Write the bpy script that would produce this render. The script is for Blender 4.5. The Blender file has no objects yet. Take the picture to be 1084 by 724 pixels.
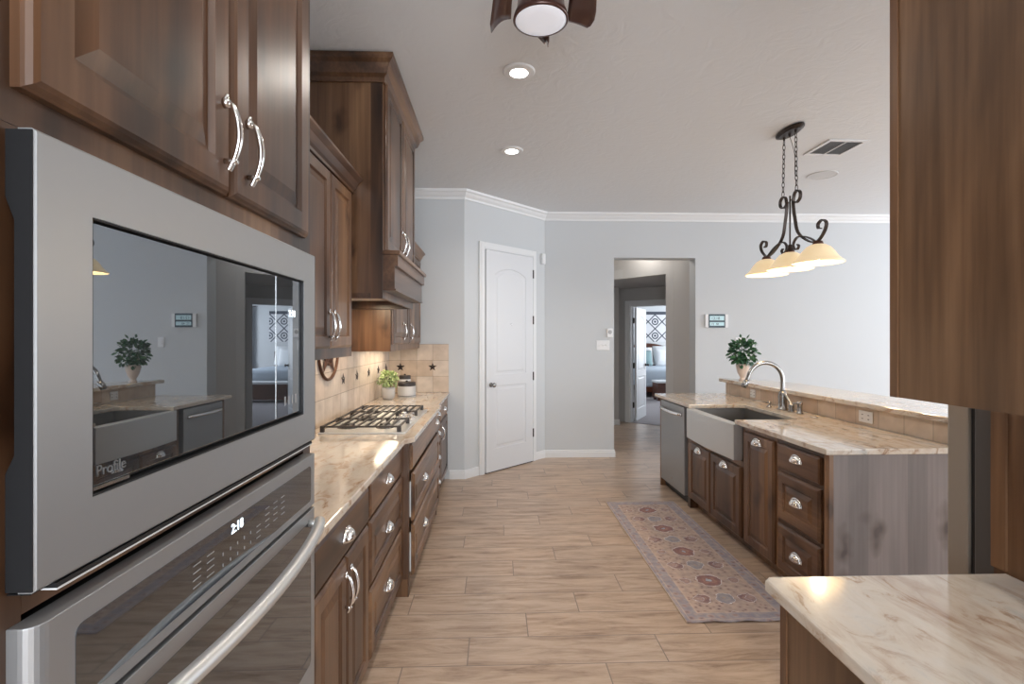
import bpy, bmesh, math, random
from mathutils import Vector, Matrix
random.seed(7)
PI = math.pi
S = bpy.context.scene
COL = S.collection

# ------------------------------------------------------------------ camera
cam = bpy.data.cameras.new('camera'); co = bpy.data.objects.new('camera', cam); COL.objects.link(co)
cam.sensor_width = 36; cam.lens = 534 * 36 / 1084; cam.shift_y = -3.3 / 1084; cam.clip_start = .02
co.location = (0, 0, 1.475); co.rotation_euler = (PI / 2, 0, -math.atan(17 / 534))
S.camera = co
S.view_settings.view_transform = 'Standard'; S.view_settings.look = 'None'
S.view_settings.gamma = 1; S.view_settings.exposure = 0.18; S.view_settings.use_curve_mapping = False

# ------------------------------------------------------------------ world + lights
W = bpy.data.worlds.new('sky'); S.world = W; W.use_nodes = True
W.node_tree.nodes['Background'].inputs[0].default_value = (.72, .84, 1, 1)
W.node_tree.nodes['Background'].inputs[1].default_value = 2.5

def area(name, loc, rot, sx, sy, e, c=(1, 1, 1), spread=PI):
    l = bpy.data.lights.new(name, 'AREA'); l.shape = 'RECTANGLE'; l.size = sx; l.size_y = sy
    l.energy = e; l.color = c; l.spread = spread
    o = bpy.data.objects.new(name, l); COL.objects.link(o); o.location = loc; o.rotation_euler = rot
    return o
# daylight through the living room windows (right), the windows behind the camera and the bedroom window
area('daylight_right', (7.85, 3.6, 1.75), (0, PI / 2, 0), 2.3, 4.6, 115, (.97, .985, 1))
area('daylight_back', (.4, -3.55, 1.7), (PI / 2, 0, 0), 2.8, 2.3, 165, (.90, .95, 1))
area('daylight_back_living', (5.2, -3.55, 1.7), (PI / 2, 0, 0), 3.0, 2.3, 130, (.93, .965, 1))
area('daylight_bedroom', (7.8, 12.6, 1.6), (0, PI / 2, 0), 1.8, 2.4, 190, (.9, .95, 1))

# ------------------------------------------------------------------ materials
MATS = {}
def nt(name):
    m = bpy.data.materials.new(name); m.use_nodes = True
    n = m.node_tree.nodes; l = m.node_tree.links; b = n['Principled BSDF']
    MATS[name] = m
    return m, n, l, b
def plain(name, col, rough=.5, metal=0, emit=None, es=0, coat=0, spec=.5, trans=0, bump=0, bscale=60):
    m, n, l, b = nt(name)
    b.inputs['Base Color'].default_value = (*col, 1); b.inputs['Roughness'].default_value = rough
    b.inputs['Metallic'].default_value = metal; b.inputs['Coat Weight'].default_value = coat
    b.inputs['Specular IOR Level'].default_value = spec; b.inputs['Transmission Weight'].default_value = trans
    if emit: b.inputs['Emission Color'].default_value = (*emit, 1); b.inputs['Emission Strength'].default_value = es
    # slight procedural variation
    tc = n.new('ShaderNodeTexCoord'); no = n.new('ShaderNodeTexNoise'); no.inputs['Scale'].default_value = bscale
    l.new(tc.outputs['Object'], no.inputs['Vector'])
    if bump:
        bp = n.new('ShaderNodeBump'); bp.inputs['Strength'].default_value = bump; bp.inputs['Distance'].default_value = .004
        l.new(no.outputs[0], bp.inputs['Height']); l.new(bp.outputs[0], b.inputs['Normal'])
    elif rough > .02:
        mr = n.new('ShaderNodeMapRange'); mr.inputs['To Min'].default_value = rough * .93; mr.inputs['To Max'].default_value = rough * 1.07
        l.new(no.outputs[0], mr.inputs['Value']); l.new(mr.outputs[0], b.inputs['Roughness'])
    return m
def ramp(n, stops):
    r = n.new('ShaderNodeValToRGB'); e = r.color_ramp.elements
    while len(e) > 1: e.remove(e[-1])
    e[0].position = stops[0][0]; e[0].color = (*stops[0][1], 1)
    for p, c in stops[1:]:
        k = e.new(p); k.color = (*c, 1)
    return r
def mix(n, l, fac, a, b, mode='MIX'):
    m = n.new('ShaderNodeMix'); m.data_type = 'RGBA'; m.blend_type = mode
    if isinstance(fac, (int, float)): m.inputs[0].default_value = fac
    else: l.new(fac, m.inputs[0])
    for k, v in ((6, a), (7, b)):
        if isinstance(v, tuple): m.inputs[k].default_value = (*v, 1)
        else: l.new(v, m.inputs[k])
    return m.outputs[2]
def wood(name, stretch, dark, mid, light, rough=.33, knots=True, seed=0., planks=None):
    m, n, l, b = nt(name)
    tc = n.new('ShaderNodeTexCoord'); oi = n.new('ShaderNodeObjectInfo')
    off = n.new('ShaderNodeVectorMath'); off.operation = 'ADD'
    sc = n.new('ShaderNodeVectorMath'); sc.operation = 'SCALE'; sc.inputs[3].default_value = 13.7
    cmb = n.new('ShaderNodeCombineXYZ')
    for k in range(3): l.new(oi.outputs['Random'], cmb.inputs[k])
    l.new(cmb.outputs[0], sc.inputs[0]); l.new(tc.outputs['Object'], off.inputs[0]); l.new(sc.outputs[0], off.inputs[1])
    mp = n.new('ShaderNodeMapping'); mp.inputs['Scale'].default_value = stretch
    l.new(off.outputs[0], mp.inputs['Vector'])
    n1 = n.new('ShaderNodeTexNoise'); n1.inputs['Scale'].default_value = 3.2; n1.inputs['Detail'].default_value = 4; n1.inputs['Distortion'].default_value = .8
    l.new(mp.outputs[0], n1.inputs['Vector'])
    mp2 = n.new('ShaderNodeMapping'); mp2.inputs['Scale'].default_value = tuple(8 * s if s > .5 else s * 2 for s in stretch)
    l.new(off.outputs[0], mp2.inputs['Vector'])
    n2 = n.new('ShaderNodeTexNoise'); n2.inputs['Scale'].default_value = 7; n2.inputs['Detail'].default_value = 5
    l.new(mp2.outputs[0], n2.inputs['Vector'])
    r1 = ramp(n, [(.30, dark), (.48, mid), (.72, light)]); l.new(n1.outputs[0], r1.inputs[0])
    r2 = ramp(n, [(.34, (.70, .66, .62)), (.66, (1.14, 1.14, 1.14))]); l.new(n2.outputs[0], r2.inputs[0])
    c = mix(n, l, .3 if planks else .8, r1.outputs[0], r2.outputs[0], 'MULTIPLY')
    if knots:
        v = n.new('ShaderNodeTexVoronoi'); v.voronoi_dimensions = '2D'; v.inputs['Scale'].default_value = 3.1; v.inputs['Randomness'].default_value = 1
        sp = n.new('ShaderNodeSeparateXYZ'); l.new(off.outputs[0], sp.inputs[0])
        a1 = n.new('ShaderNodeMath'); a1.operation = 'ADD'; l.new(sp.outputs[0], a1.inputs[0]); l.new(sp.outputs[1], a1.inputs[1])
        cb = n.new('ShaderNodeCombineXYZ')
        k1 = n.new('ShaderNodeMath'); k1.operation = 'MULTIPLY'; k1.inputs[1].default_value = 1.25 if stretch[0] > .5 else .6; l.new(a1.outputs[0], k1.inputs[0])
        k2 = n.new('ShaderNodeMath'); k2.operation = 'MULTIPLY'; k2.inputs[1].default_value = .6 if stretch[2] < .5 else 1.25; l.new(sp.outputs[2], k2.inputs[0])
        l.new(k1.outputs[0], cb.inputs[0]); l.new(k2.outputs[0], cb.inputs[1])
        nz = n.new('ShaderNodeTexNoise'); nz.inputs['Scale'].default_value = 6
        l.new(off.outputs[0], nz.inputs['Vector'])
        ad = n.new('ShaderNodeVectorMath'); ad.operation = 'MULTIPLY_ADD'; ad.inputs[1].default_value = (.2, .2, .2)
        l.new(nz.outputs['Color'], ad.inputs[0]); l.new(cb.outputs[0], ad.inputs[2]); l.new(ad.outputs[0], v.inputs['Vector'])
        r3 = ramp(n, [(.05, (.25, .2, .17)), (.12, (.62, .56, .52)), (.24, (1, 1, 1))]); l.new(v.outputs['Distance'], r3.inputs[0])
        c = mix(n, l, .85, c, r3.outputs[0], 'MULTIPLY')
    if planks:
        sx = n.new('ShaderNodeSeparateXYZ'); l.new(tc.outputs['Object'], sx.inputs[0])
        dv = n.new('ShaderNodeMath'); dv.operation = 'DIVIDE'; dv.inputs[1].default_value = planks; l.new(sx.outputs[0], dv.inputs[0])
        fl = n.new('ShaderNodeMath'); fl.operation = 'FLOOR'; l.new(dv.outputs[0], fl.inputs[0])
        wn = n.new('ShaderNodeTexWhiteNoise'); wn.noise_dimensions = '1D'; l.new(fl.outputs[0], wn.inputs['W'])
        r4 = ramp(n, [(0, (.8, .8, .8)), (1, (1.12, 1.12, 1.12))]); l.new(wn.outputs['Value'], r4.inputs[0])
        c = mix(n, l, 1., c, r4.outputs[0], 'MULTIPLY')
    l.new(c, b.inputs['Base Color']); b.inputs['Roughness'].default_value = rough
    b.inputs['Coat Weight'].default_value = .18; b.inputs['Coat Roughness'].default_value = .3
    bp = n.new('ShaderNodeBump'); bp.inputs['Strength'].default_value = .08; bp.inputs['Distance'].default_value = .002
    l.new(n2.outputs[0], bp.inputs['Height']); l.new(bp.outputs[0], b.inputs['Normal'])
    return m
AL = ((.026, .012, .0065), (.118, .056, .027), (.31, .17, .086))
wood_v = wood('alder_vertical', (1, 1, .12), *AL)
wood_h = wood('alder_horizontal', (.12, 1, 1), *AL)
wood_y = wood('alder_along_y', (1, .12, 1), *AL)
wood_end_sheen = wood('alder_planks_sheen', (1, 1, .14), (.155, .125, .115), (.205, .168, .155), (.255, .21, .195), planks=.105)  # alder with the window's grey-lavender sheen put into its colours
wood_smooth = wood('maple_panel', (1, 1, .18), (.075, .040, .021), (.155, .085, .045), (.23, .132, .072), knots=False)
wood_red = wood('bed_wood', (.2, 1, 1), (.05, .015, .008), (.10, .03, .015), (.15, .05, .025), knots=False)

def granite_mat():
    m, n, l, b = nt('granite')
    tc = n.new('ShaderNodeTexCoord')
    gg = n.new('ShaderNodeNewGeometry')
    mp = n.new('ShaderNodeMapping'); mp.inputs['Scale'].default_value = (2.2, .9, 2.2); mp.inputs['Rotation'].default_value = (0, 0, .45)
    l.new(gg.outputs['Position'], mp.inputs['Vector'])
    w1 = n.new('ShaderNodeTexNoise'); w1.inputs['Scale'].default_value = 1.3; w1.inputs['Detail'].default_value = 3
    l.new(mp.outputs[0], w1.inputs['Vector'])
    ad = n.new('ShaderNodeVectorMath'); ad.operation = 'MULTIPLY_ADD'; ad.inputs[1].default_value = (1.6, 1.6, 1.6)
    l.new(w1.outputs['Color'], ad.inputs[0]); l.new(mp.outputs[0], ad.inputs[2])
    n1 = n.new('ShaderNodeTexNoise'); n1.inputs['Scale'].default_value = 2.4; n1.inputs['Detail'].default_value = 9; n1.inputs['Roughness'].default_value = .62
    l.new(ad.outputs[0], n1.inputs['Vector'])
    r1 = ramp(n, [(.28, (.38, .27, .20)), (.37, (.56, .45, .36)), (.46, (.68, .60, .51)), (.55, (.66, .60, .53)), (.64, (.50, .49, .47)), (.74, (.66, .61, .55))])
    l.new(n1.outputs[0], r1.inputs[0])
    mp2 = n.new('ShaderNodeMapping'); mp2.inputs['Scale'].default_value = (6, 2.8, 6); mp2.inputs['Rotation'].default_value = (0, 0, .7)
    l.new(gg.outputs['Position'], mp2.inputs['Vector'])
    n2 = n.new('ShaderNodeTexNoise'); n2.inputs['Scale'].default_value = 2.6; n2.inputs['Detail'].default_value = 10; n2.inputs['Roughness'].default_value = .68; n2.inputs['Distortion'].default_value = .9
    l.new(mp2.outputs[0], n2.inputs['Vector'])
    r2 = ramp(n, [(.32, (.42, .28, .21)), (.40, (.72, .57, .46)), (.47, (.96, .92, .87)), (.62, (1.04, 1.03, 1.02))]); l.new(n2.outputs[0], r2.inputs[0])
    n3 = n.new('ShaderNodeTexNoise'); n3.inputs['Scale'].default_value = 1.1; l.new(gg.outputs['Position'], n3.inputs['Vector'])
    r3 = ramp(n, [(.40, (.35, .35, .35)), (.6, (1, 1, 1))]); l.new(n3.outputs[0], r3.inputs[0])
    c = mix(n, l, r3.outputs[0], r1.outputs[0], mix(n, l, 1., r1.outputs[0], r2.outputs[0], 'MULTIPLY'))
    l.new(c, b.inputs['Base Color']); b.inputs['Roughness'].default_value = .12
    b.inputs['Coat Weight'].default_value = .3; b.inputs['Coat Roughness'].default_value = .05
    return m
granite = granite_mat()

def floor_mat():
    m, n, l, b = nt('plank_tile')
    tc = n.new('ShaderNodeTexCoord')
    sep = n.new('ShaderNodeSeparateXYZ'); l.new(tc.outputs['Object'], sep.inputs[0])
    def M(op, a, c=None):
        k = n.new('ShaderNodeMath'); k.operation = op
        for i, v in enumerate((a, c)):
            if v is None: continue
            if isinstance(v, (int, float)): k.inputs[i].default_value = v
            else: l.new(v, k.inputs[i])
        return k.outputs[0]
    yy = M('SUBTRACT', sep.outputs[1], .136); row = M('FLOOR', M('DIVIDE', yy, .2145))
    xx = M('SUBTRACT', M('SUBTRACT', sep.outputs[0], M('MULTIPLY', M('SUBTRACT', row, 9), .29)), .50)
    cmb = n.new('ShaderNodeCombineXYZ'); l.new(xx, cmb.inputs[0]); l.new(yy, cmb.inputs[1])
    mp = cmb
    br = n.new('ShaderNodeTexBrick'); br.offset = 0; br.squash = 1
    br.inputs['Scale'].default_value = 1; br.inputs['Brick Width'].default_value = .92; br.inputs['Row Height'].default_value = .2145
    br.inputs['Mortar Size'].default_value = .0026; br.inputs['Mortar Smooth'].default_value = .1
    br.inputs['Color1'].default_value = (0, 0, 0, 1); br.inputs['Color2'].default_value = (1, 1, 1, 1); br.inputs['Mortar'].default_value = (.5, .5, .5, 1)
    l.new(mp.outputs[0], br.inputs['Vector'])
    # plank-wise offset of the grain
    sc = n.new('ShaderNodeVectorMath'); sc.operation = 'SCALE'; sc.inputs[3].default_value = 7
    l.new(br.outputs['Color'], sc.inputs[0])
    ad = n.new('ShaderNodeVectorMath'); ad.operation = 'ADD'; l.new(tc.outputs['Object'], ad.inputs[0]); l.new(sc.outputs[0], ad.inputs[1])
    mp2 = n.new('ShaderNodeMapping'); mp2.inputs['Scale'].default_value = (1.5, 9, 1); l.new(ad.outputs[0], mp2.inputs['Vector'])
    n1 = n.new('ShaderNodeTexNoise'); n1.inputs['Scale'].default_value = 2.0; n1.inputs['Detail'].default_value = 9; n1.inputs['Roughness'].default_value = .68; n1.inputs['Distortion'].default_value = .5
    l.new(mp2.outputs[0], n1.inputs['Vector'])
    r1 = ramp(n, [(.3, (.25, .165, .112)), (.41, (.43, .305, .218)), (.53, (.55, .41, .305)), (.72, (.65, .52, .41))]); l.new(n1.outputs[0], r1.inputs[0])
    r2 = ramp(n, [(0, (.95, .95, .96)), (1, (1.04, 1.01, .98))]); l.new(br.outputs['Color'], r2.inputs[0])
    c = mix(n, l, 1., r1.outputs[0], r2.outputs[0], 'MULTIPLY')
    c = mix(n, l, br.outputs['Fac'], c, (.26, .20, .16))
    l.new(c, b.inputs['Base Color']); b.inputs['Roughness'].default_value = .33
    inv = n.new('ShaderNodeMath'); inv.operation = 'SUBTRACT'; inv.inputs[0].default_value = 1; l.new(br.outputs['Fac'], inv.inputs[1])
    bp = n.new('ShaderNodeBump'); bp.inputs['Strength'].default_value = .4; bp.inputs['Distance'].default_value = .002
    l.new(inv.outputs[0], bp.inputs['Height']); l.new(bp.outputs[0], b.inputs['Normal'])
    return m
floor_m = floor_mat()

def ceil_mat():
    m, n, l, b = nt('textured_ceiling')
    tc = n.new('ShaderNodeTexCoord')
    no = n.new('ShaderNodeTexNoise'); no.inputs['Scale'].default_value = 7; no.inputs['Detail'].default_value = 8; no.inputs['Distortion'].default_value = 2.5
    l.new(tc.outputs['Object'], no.inputs['Vector'])
    b.inputs['Base Color'].default_value = (.73, .745, .76, 1); b.inputs['Roughness'].default_value = .85
    bp = n.new('ShaderNodeBump'); bp.inputs['Strength'].default_value = .30; bp.inputs['Distance'].default_value = .012
    l.new(no.outputs[0], bp.inputs['Height']); l.new(bp.outputs[0], b.inputs['Normal'])
    return m
ceil_m = ceil_mat()
wall_m = plain('wall_paint', (.585, .60, .61), .75, bump=.12, bscale=220)
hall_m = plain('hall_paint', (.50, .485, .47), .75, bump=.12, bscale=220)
trim_m = plain('white_trim', (.75, .75, .75), .4)
door_m = plain('white_door', (.68, .685, .70), .42)

def tile_mat(name, ax, w, h, zo, xo, c1=(.64, .53, .43, 1), c2=(.54, .40, .29, 1)):
    # ax: which object axis runs along the wall
    m, n, l, b = nt(name)
    gg = n.new('ShaderNodeTexCoord'); sp = n.new('ShaderNodeSeparateXYZ'); l.new(gg.outputs['Object'], sp.inputs[0])
    cb = n.new('ShaderNodeCombineXYZ'); l.new(sp.outputs[ax], cb.inputs[0]); l.new(sp.outputs[2], cb.inputs[1])
    mp = n.new('ShaderNodeMapping'); mp.inputs['Location'].default_value = (xo, zo, 0); l.new(cb.outputs[0], mp.inputs['Vector'])
    br = n.new('ShaderNodeTexBrick'); br.offset = 0; br.inputs['Scale'].default_value = 1
    br.inputs['Brick Width'].default_value = w; br.inputs['Row Height'].default_value = h; br.inputs['Mortar Size'].default_value = .0022
    br.inputs['Color1'].default_value = c1; br.inputs['Color2'].default_value = c2; br.inputs['Mortar'].default_value = (.36, .28, .21, 1)
    l.new(mp.outputs[0], br.inputs['Vector'])
    no = n.new('ShaderNodeTexNoise'); no.inputs['Scale'].default_value = 9; no.inputs['Detail'].default_value = 5
    l.new(gg.outputs['Object'], no.inputs['Vector'])
    r = ramp(n, [(.3, (.84, .82, .8)), (.7, (1.1, 1.1, 1.1))]); l.new(no.outputs[0], r.inputs[0])
    c = mix(n, l, 1., br.outputs['Color'], r.outputs[0], 'MULTIPLY')
    l.new(c, b.inputs['Base Color']); b.inputs['Roughness'].default_value = .35
    bp = n.new('ShaderNodeBump'); bp.inputs['Strength'].default_value = .5; bp.inputs['Distance'].default_value = -.003
    l.new(br.outputs['Fac'], bp.inputs['Height']); l.new(bp.outputs[0], b.inputs['Normal'])
    return m
tile_left = tile_mat('travertine_left', 1, .168, .168, -.914, .02, (.72, .63, .55, 1), (.62, .50, .41, 1))
tile_end = tile_mat('travertine_end', 0, .168, .168, -.914, .495)
tile_bar = tile_mat('travertine_bar', 1, .195, .3, -.85, .02)

slate = plain('slate_steel', (.36, .365, .37), .42, .7)
slate_dark = plain('dark_trim_side', (.014, .014, .015), .75, 0, spec=.12)
steel = plain('stainless', (.62, .62, .60), .24, 1)
steel_br = plain('brushed_stainless', (.66, .66, .65), .42, .8)
nickel = plain('polished_nickel', (.88, .87, .86), .16, 1)
br_nickel = plain('brushed_nickel', (.36, .35, .34), .26, 1)
black_gl = plain('black_glass', (.30, .325, .35), .012, .93)
oven_gl = plain('oven_glass', (.19, .215, .245), .03, .93)
black = plain('matte_black', (.012, .012, .013), .5)
iron = plain('cast_iron', (.05, .042, .038), .45)
bronze = plain('oil_rubbed_bronze', (.045, .032, .026), .35, .6)
rust = plain('rusty_metal', (.10, .045, .028), .5, .5)
fan_m = plain('fan_bronze', (.095, .042, .032), .3, .4, coat=.4)
white_pl = plain('white_plastic', (.78, .78, .78), .35)
grey_mark = plain('grey_marking', (.30, .30, .30), .6)
lcd_led = plain('clock_digits', (.8, .9, 1), .4, emit=(.85, .95, 1), es=1.6)
logo_m = plain('grey_logo', (.13, .13, .13), .6)
can_em = plain('lamp_lens', (1, 1, 1), .4, emit=(1, .97, .93), es=14)
fan_lens = plain('frosted_lens', (.74, .74, .78), .4, emit=(.9, .92, 1), es=.30)
shade_m = plain('amber_glass', (.82, .68, .46), .35, emit=(1, .74, .42), es=.42)
bulb_m = plain('bulb', (1, .9, .7), .4, emit=(1, .85, .6), es=9)
dark_lcd = plain('dark_frame', (.03, .06, .08), .3)
lcd = plain('lcd_panel', (.45, .62, .66), .3, emit=(.5, .7, .75), es=.18)
pot_m = plain('speckled_concrete', (.52, .50, .48), .7, bump=.3)
ceramic = plain('stoneware', (.62, .60, .58), .4, bump=.15)
lid_m = plain('dark_lid', (.035, .028, .025), .4)
vase_m = plain('blush_vase', (.68, .57, .50), .4)
carpet = plain('carpet', (.36, .33, .34), .95, bump=.6, bscale=300)
linen = plain('pale_blue_linen', (.55, .62, .70), .9, bump=.3, bscale=30)
pillow_w = plain('white_cotton', (.74, .75, .76), .9)
pillow_b = plain('teal_plaid', (.20, .29, .30), .9)
curtain_m = plain('grey_curtain', (.20, .21, .23), .9)
sheer_m = plain('glowing_sheer_curtain', (.75, .78, .8), .9, emit=(.9, .95, 1), es=.5)  # cloth glows by itself in place of daylight behind it
fridge_side = plain('fridge_side', (.085, .078, .076), .45, .1)
fridge_door = plain('fridge_door_steel', (.34, .29, .24), .4, .3)
bracket_m = plain('white_drawer_side', (.75, .75, .72), .4, emit=None)
stem_m = plain('stem', (.10, .16, .05), .6)

def leaf_mat(name, a, b_):
    m, n, l, b = nt(name)
    tc = n.new('ShaderNodeTexCoord'); no = n.new('ShaderNodeTexNoise'); no.inputs['Scale'].default_value = 28
    l.new(tc.outputs['Object'], no.inputs['Vector']); r = ramp(n, [(.35, a), (.65, b_)]); l.new(no.outputs[0], r.inputs[0])
    l.new(r.outputs[0], b.inputs['Base Color']); b.inputs['Roughness'].default_value = .45
    return m
leaf_dark = leaf_mat('leaf_dark', (.015, .06, .03), (.06, .17, .075))
leaf_light = leaf_mat('leaf_light', (.22, .34, .10), (.58, .64, .34))

def rug_mat():
    m, n, l, b = nt('rug_weave')
    tc = n.new('ShaderNodeTexCoord'); sp = n.new('ShaderNodeSeparateXYZ'); l.new(tc.outputs['Object'], sp.inputs[0])
    def M(op, a, c=None):
        k = n.new('ShaderNodeMath'); k.operation = op
        for i, v in enumerate((a, c)):
            if v is None: continue
            if isinstance(v, (int, float)): k.inputs[i].default_value = v
            else: l.new(v, k.inputs[i])
        return k.outputs[0]
    x, y = sp.outputs[0], sp.outputs[1]
    ax = M('ABSOLUTE', x); ay = M('ABSOLUTE', y)
    ex = M('SUBTRACT', .305, ax); ey = M('SUBTRACT', .965, ay); e = M('MINIMUM', ex, ey)
    dn = n.new('ShaderNodeTexNoise'); dn.inputs['Scale'].default_value = 22; dn.inputs['Detail'].default_value = 3; l.new(tc.outputs['Object'], dn.inputs['Vector'])
    ds = n.new('ShaderNodeSeparateColor'); l.new(dn.outputs['Color'], ds.inputs[0])
    xd = M('ADD', x, M('MULTIPLY', M('SUBTRACT', ds.outputs[0], .5), .05)); yd = M('ADD', y, M('MULTIPLY', M('SUBTRACT', ds.outputs[1], .5), .05))
    def lattice(px, py, ox, oy):
        u = M('MULTIPLY', M('SUBTRACT', M('FRACT', M('ADD', M('DIVIDE', M('ADD', xd, ox), px), 50.5)), .5), px)
        v = M('MULTIPLY', M('SUBTRACT', M('FRACT', M('ADD', M('DIVIDE', M('ADD', yd, oy), py), 50.5)), .5), py)
        return M('SQRT', M('ADD', M('MULTIPLY', u, u), M('MULTIPLY', v, v)))
    field = (.50, .385, .325)
    def ringcol(d, rad, cols, base_c):
        rr = ramp(n, [(0, cols[0]), (.16, cols[0]), (.22, cols[1]), (.42, cols[2]), (.62, cols[1]), (.78, cols[3]), (.92, cols[3]), (1, (1, 1, 1))])
        l.new(M('DIVIDE', d, rad), rr.inputs[0]); return mix(n, l, M('LESS_THAN', d, rad), base_c, rr.outputs[0])
    v = n.new('ShaderNodeTexVoronoi'); v.inputs['Scale'].default_value = 30; l.new(tc.outputs['Object'], v.inputs['Vector'])
    fr = ramp(n, [(.12, (.25, .17, .17)), (.26, (.44, .32, .28)), (.36, field), (.8, (.54, .42, .35))]); l.new(v.outputs['Distance'], fr.inputs[0])
    c = ringcol(lattice(.52, .42, 0, .1), .075, ((.45, .50, .55), (.33, .16, .14), (.42, .24, .20), (.30, .17, .16)), fr.outputs[0])
    c = ringcol(lattice(.26, .42, .13, .31), .048, ((.50, .36, .31), (.26, .15, .15), (.40, .26, .23), (.31, .20, .19)), c)
    c = ringcol(lattice(.52, .42, 0, .31), .055, ((.46, .35, .30), (.33, .32, .35), (.42, .36, .35), (.36, .33, .35)), c)
    c = ringcol(lattice(.30, .21, .15, .1), .030, ((.50, .36, .31), (.36, .24, .22), (.46, .33, .29), (.38, .28, .27)), c)
    v2 = n.new('ShaderNodeTexVoronoi'); v2.inputs['Scale'].default_value = 17; v2.inputs['Randomness'].default_value = .6; l.new(tc.outputs['Object'], v2.inputs['Vector'])
    r2 = ramp(n, [(.08, (.24, .19, .22)), (.2, (.42, .30, .28)), (.33, (.43, .37, .37)), (.5, (.36, .34, .38)), (.8, (.46, .37, .35))]); l.new(v2.outputs['Distance'], r2.inputs[0])
    c = mix(n, l, M('LESS_THAN', e, .085), c, r2.outputs[0])
    c = mix(n, l, M('LESS_THAN', M('ABSOLUTE', M('SUBTRACT', e, .087)), .004), c, (.56, .45, .38))
    c = mix(n, l, M('LESS_THAN', M('ABSOLUTE', M('SUBTRACT', e, .022)), .003), c, (.55, .45, .40))
    no = n.new('ShaderNodeTexNoise'); no.inputs['Scale'].default_value = 26; no.inputs['Detail'].default_value = 6; l.new(tc.outputs['Object'], no.inputs['Vector'])
    r3 = ramp(n, [(.36, (.82, .82, .88)), (.6, (1.12, 1.1, 1.08))]); l.new(no.outputs[0], r3.inputs[0])
    c = mix(n, l, .85, c, r3.outputs[0], 'MULTIPLY')
    c = mix(n, l, .06, c, (.46, .35, .31))
    l.new(c, b.inputs['Base Color']); b.inputs['Roughness'].default_value = .95
    bp = n.new('ShaderNodeBump'); bp.inputs['Strength'].default_value = .4; bp.inputs['Distance'].default_value = .002
    l.new(no.outputs[0], bp.inputs['Height']); l.new(bp.outputs[0], b.inputs['Normal'])
    return m
rug_m = rug_mat()

def tapestry_mat():
    m, n, l, b = nt('patterned_cloth')
    tc = n.new('ShaderNodeTexCoord'); sp = n.new('ShaderNodeSeparateXYZ'); l.new(tc.outputs['Object'], sp.inputs[0])
    def M(op, a, c=None):
        k = n.new('ShaderNodeMath'); k.operation = op
        for i, v in enumerate((a, c)):
            if v is None: continue
            if isinstance(v, (int, float)): k.inputs[i].default_value = v
            else: l.new(v, k.inputs[i])
        return k.outputs[0]
    # period .42 in x and z; circles with dots on the lattice, lozenge lines between
    def cell(s, off):
        a = M('ADD', s, off); a = M('DIVIDE', a, .42); return M('MULTIPLY', M('SUBTRACT', M('FRACT', a), .5), .42)
    x = cell(sp.outputs[0], 50.0); z = cell(sp.outputs[2], 50.04)
    r2 = M('SQRT', M('ADD', M('MULTIPLY', x, x), M('MULTIPLY', z, z)))
    ring = M('LESS_THAN', M('ABSOLUTE', M('SUBTRACT', r2, .085)), .018)
    dot = M('LESS_THAN', r2, .035)
    d = M('ABSOLUTE', M('SUBTRACT', M('ADD', M('ABSOLUTE', x), M('ABSOLUTE', z)), .21)); loz = M('LESS_THAN', d, .022)
    f = M('MAXIMUM', M('MAXIMUM', ring, dot), loz)
    top = M('GREATER_THAN', sp.outputs[2], .36); f = M('MAXIMUM', f, top)
    c = mix(n, l, f, (.66, .66, .68), (.07, .08, .10))
    l.new(c, b.inputs['Base Color']); b.inputs['Roughness'].default_value = .9
    return m
tapestry_m = tapestry_mat()

# ------------------------------------------------------------------ mesh helpers
def box(bm, x0, x1, y0, y1, z0, z1, bev=0):
    r = bmesh.ops.create_cube(bm, size=1)
    vs = r['verts']
    for v in vs:
        v.co = Vector(((x0 + x1) / 2 + v.co.x * (x1 - x0), (y0 + y1) / 2 + v.co.y * (y1 - y0), (z0 + z1) / 2 + v.co.z * (z1 - z0)))
    if bev:
        es = list({e for v in vs for e in v.link_edges})
        bmesh.ops.bevel(bm, geom=es, offset=bev, segments=2, affect='EDGES', profile=.6)
def prism(bm, poly, z0, z1, bev=0):
    a = [bm.verts.new((x, y, z0)) for x, y in poly]; b = [bm.verts.new((x, y, z1)) for x, y in poly]
    n = len(poly); fs = [bm.faces.new(a[::-1]), bm.faces.new(b)]
    for i in range(n): fs.append(bm.faces.new((a[i], a[(i + 1) % n], b[(i + 1) % n], b[i])))
    bmesh.ops.recalc_face_normals(bm, faces=fs)
    if bev:
        es = [e for e in fs[1].edges] + [e for e in fs[0].edges]
        bmesh.ops.bevel(bm, geom=es, offset=bev, segments=3, affect='EDGES', profile=.6)
def extr(bm, prof, axis, a0, a1, m0=0., m1=0.):
    """extrude a 2D profile along an axis; prof in the other two coords; m0/m1 mitre by first coord"""
    A = []; B = []
    for p, q in prof:
        if axis == 'x': A.append(bm.verts.new((a0 + m0 * p, p, q))); B.append(bm.verts.new((a1 + m1 * p, p, q)))
        elif axis == 'y': A.append(bm.verts.new((p, a0 + m0 * p, q))); B.append(bm.verts.new((p, a1 + m1 * p, q)))
    n = len(prof); fs = [bm.faces.new(A), bm.faces.new(B[::-1])]
    for i in range(n): fs.append(bm.faces.new((A[i], B[i], B[(i + 1) % n], A[(i + 1) % n])))
    bmesh.ops.recalc_face_normals(bm, faces=fs)
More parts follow.
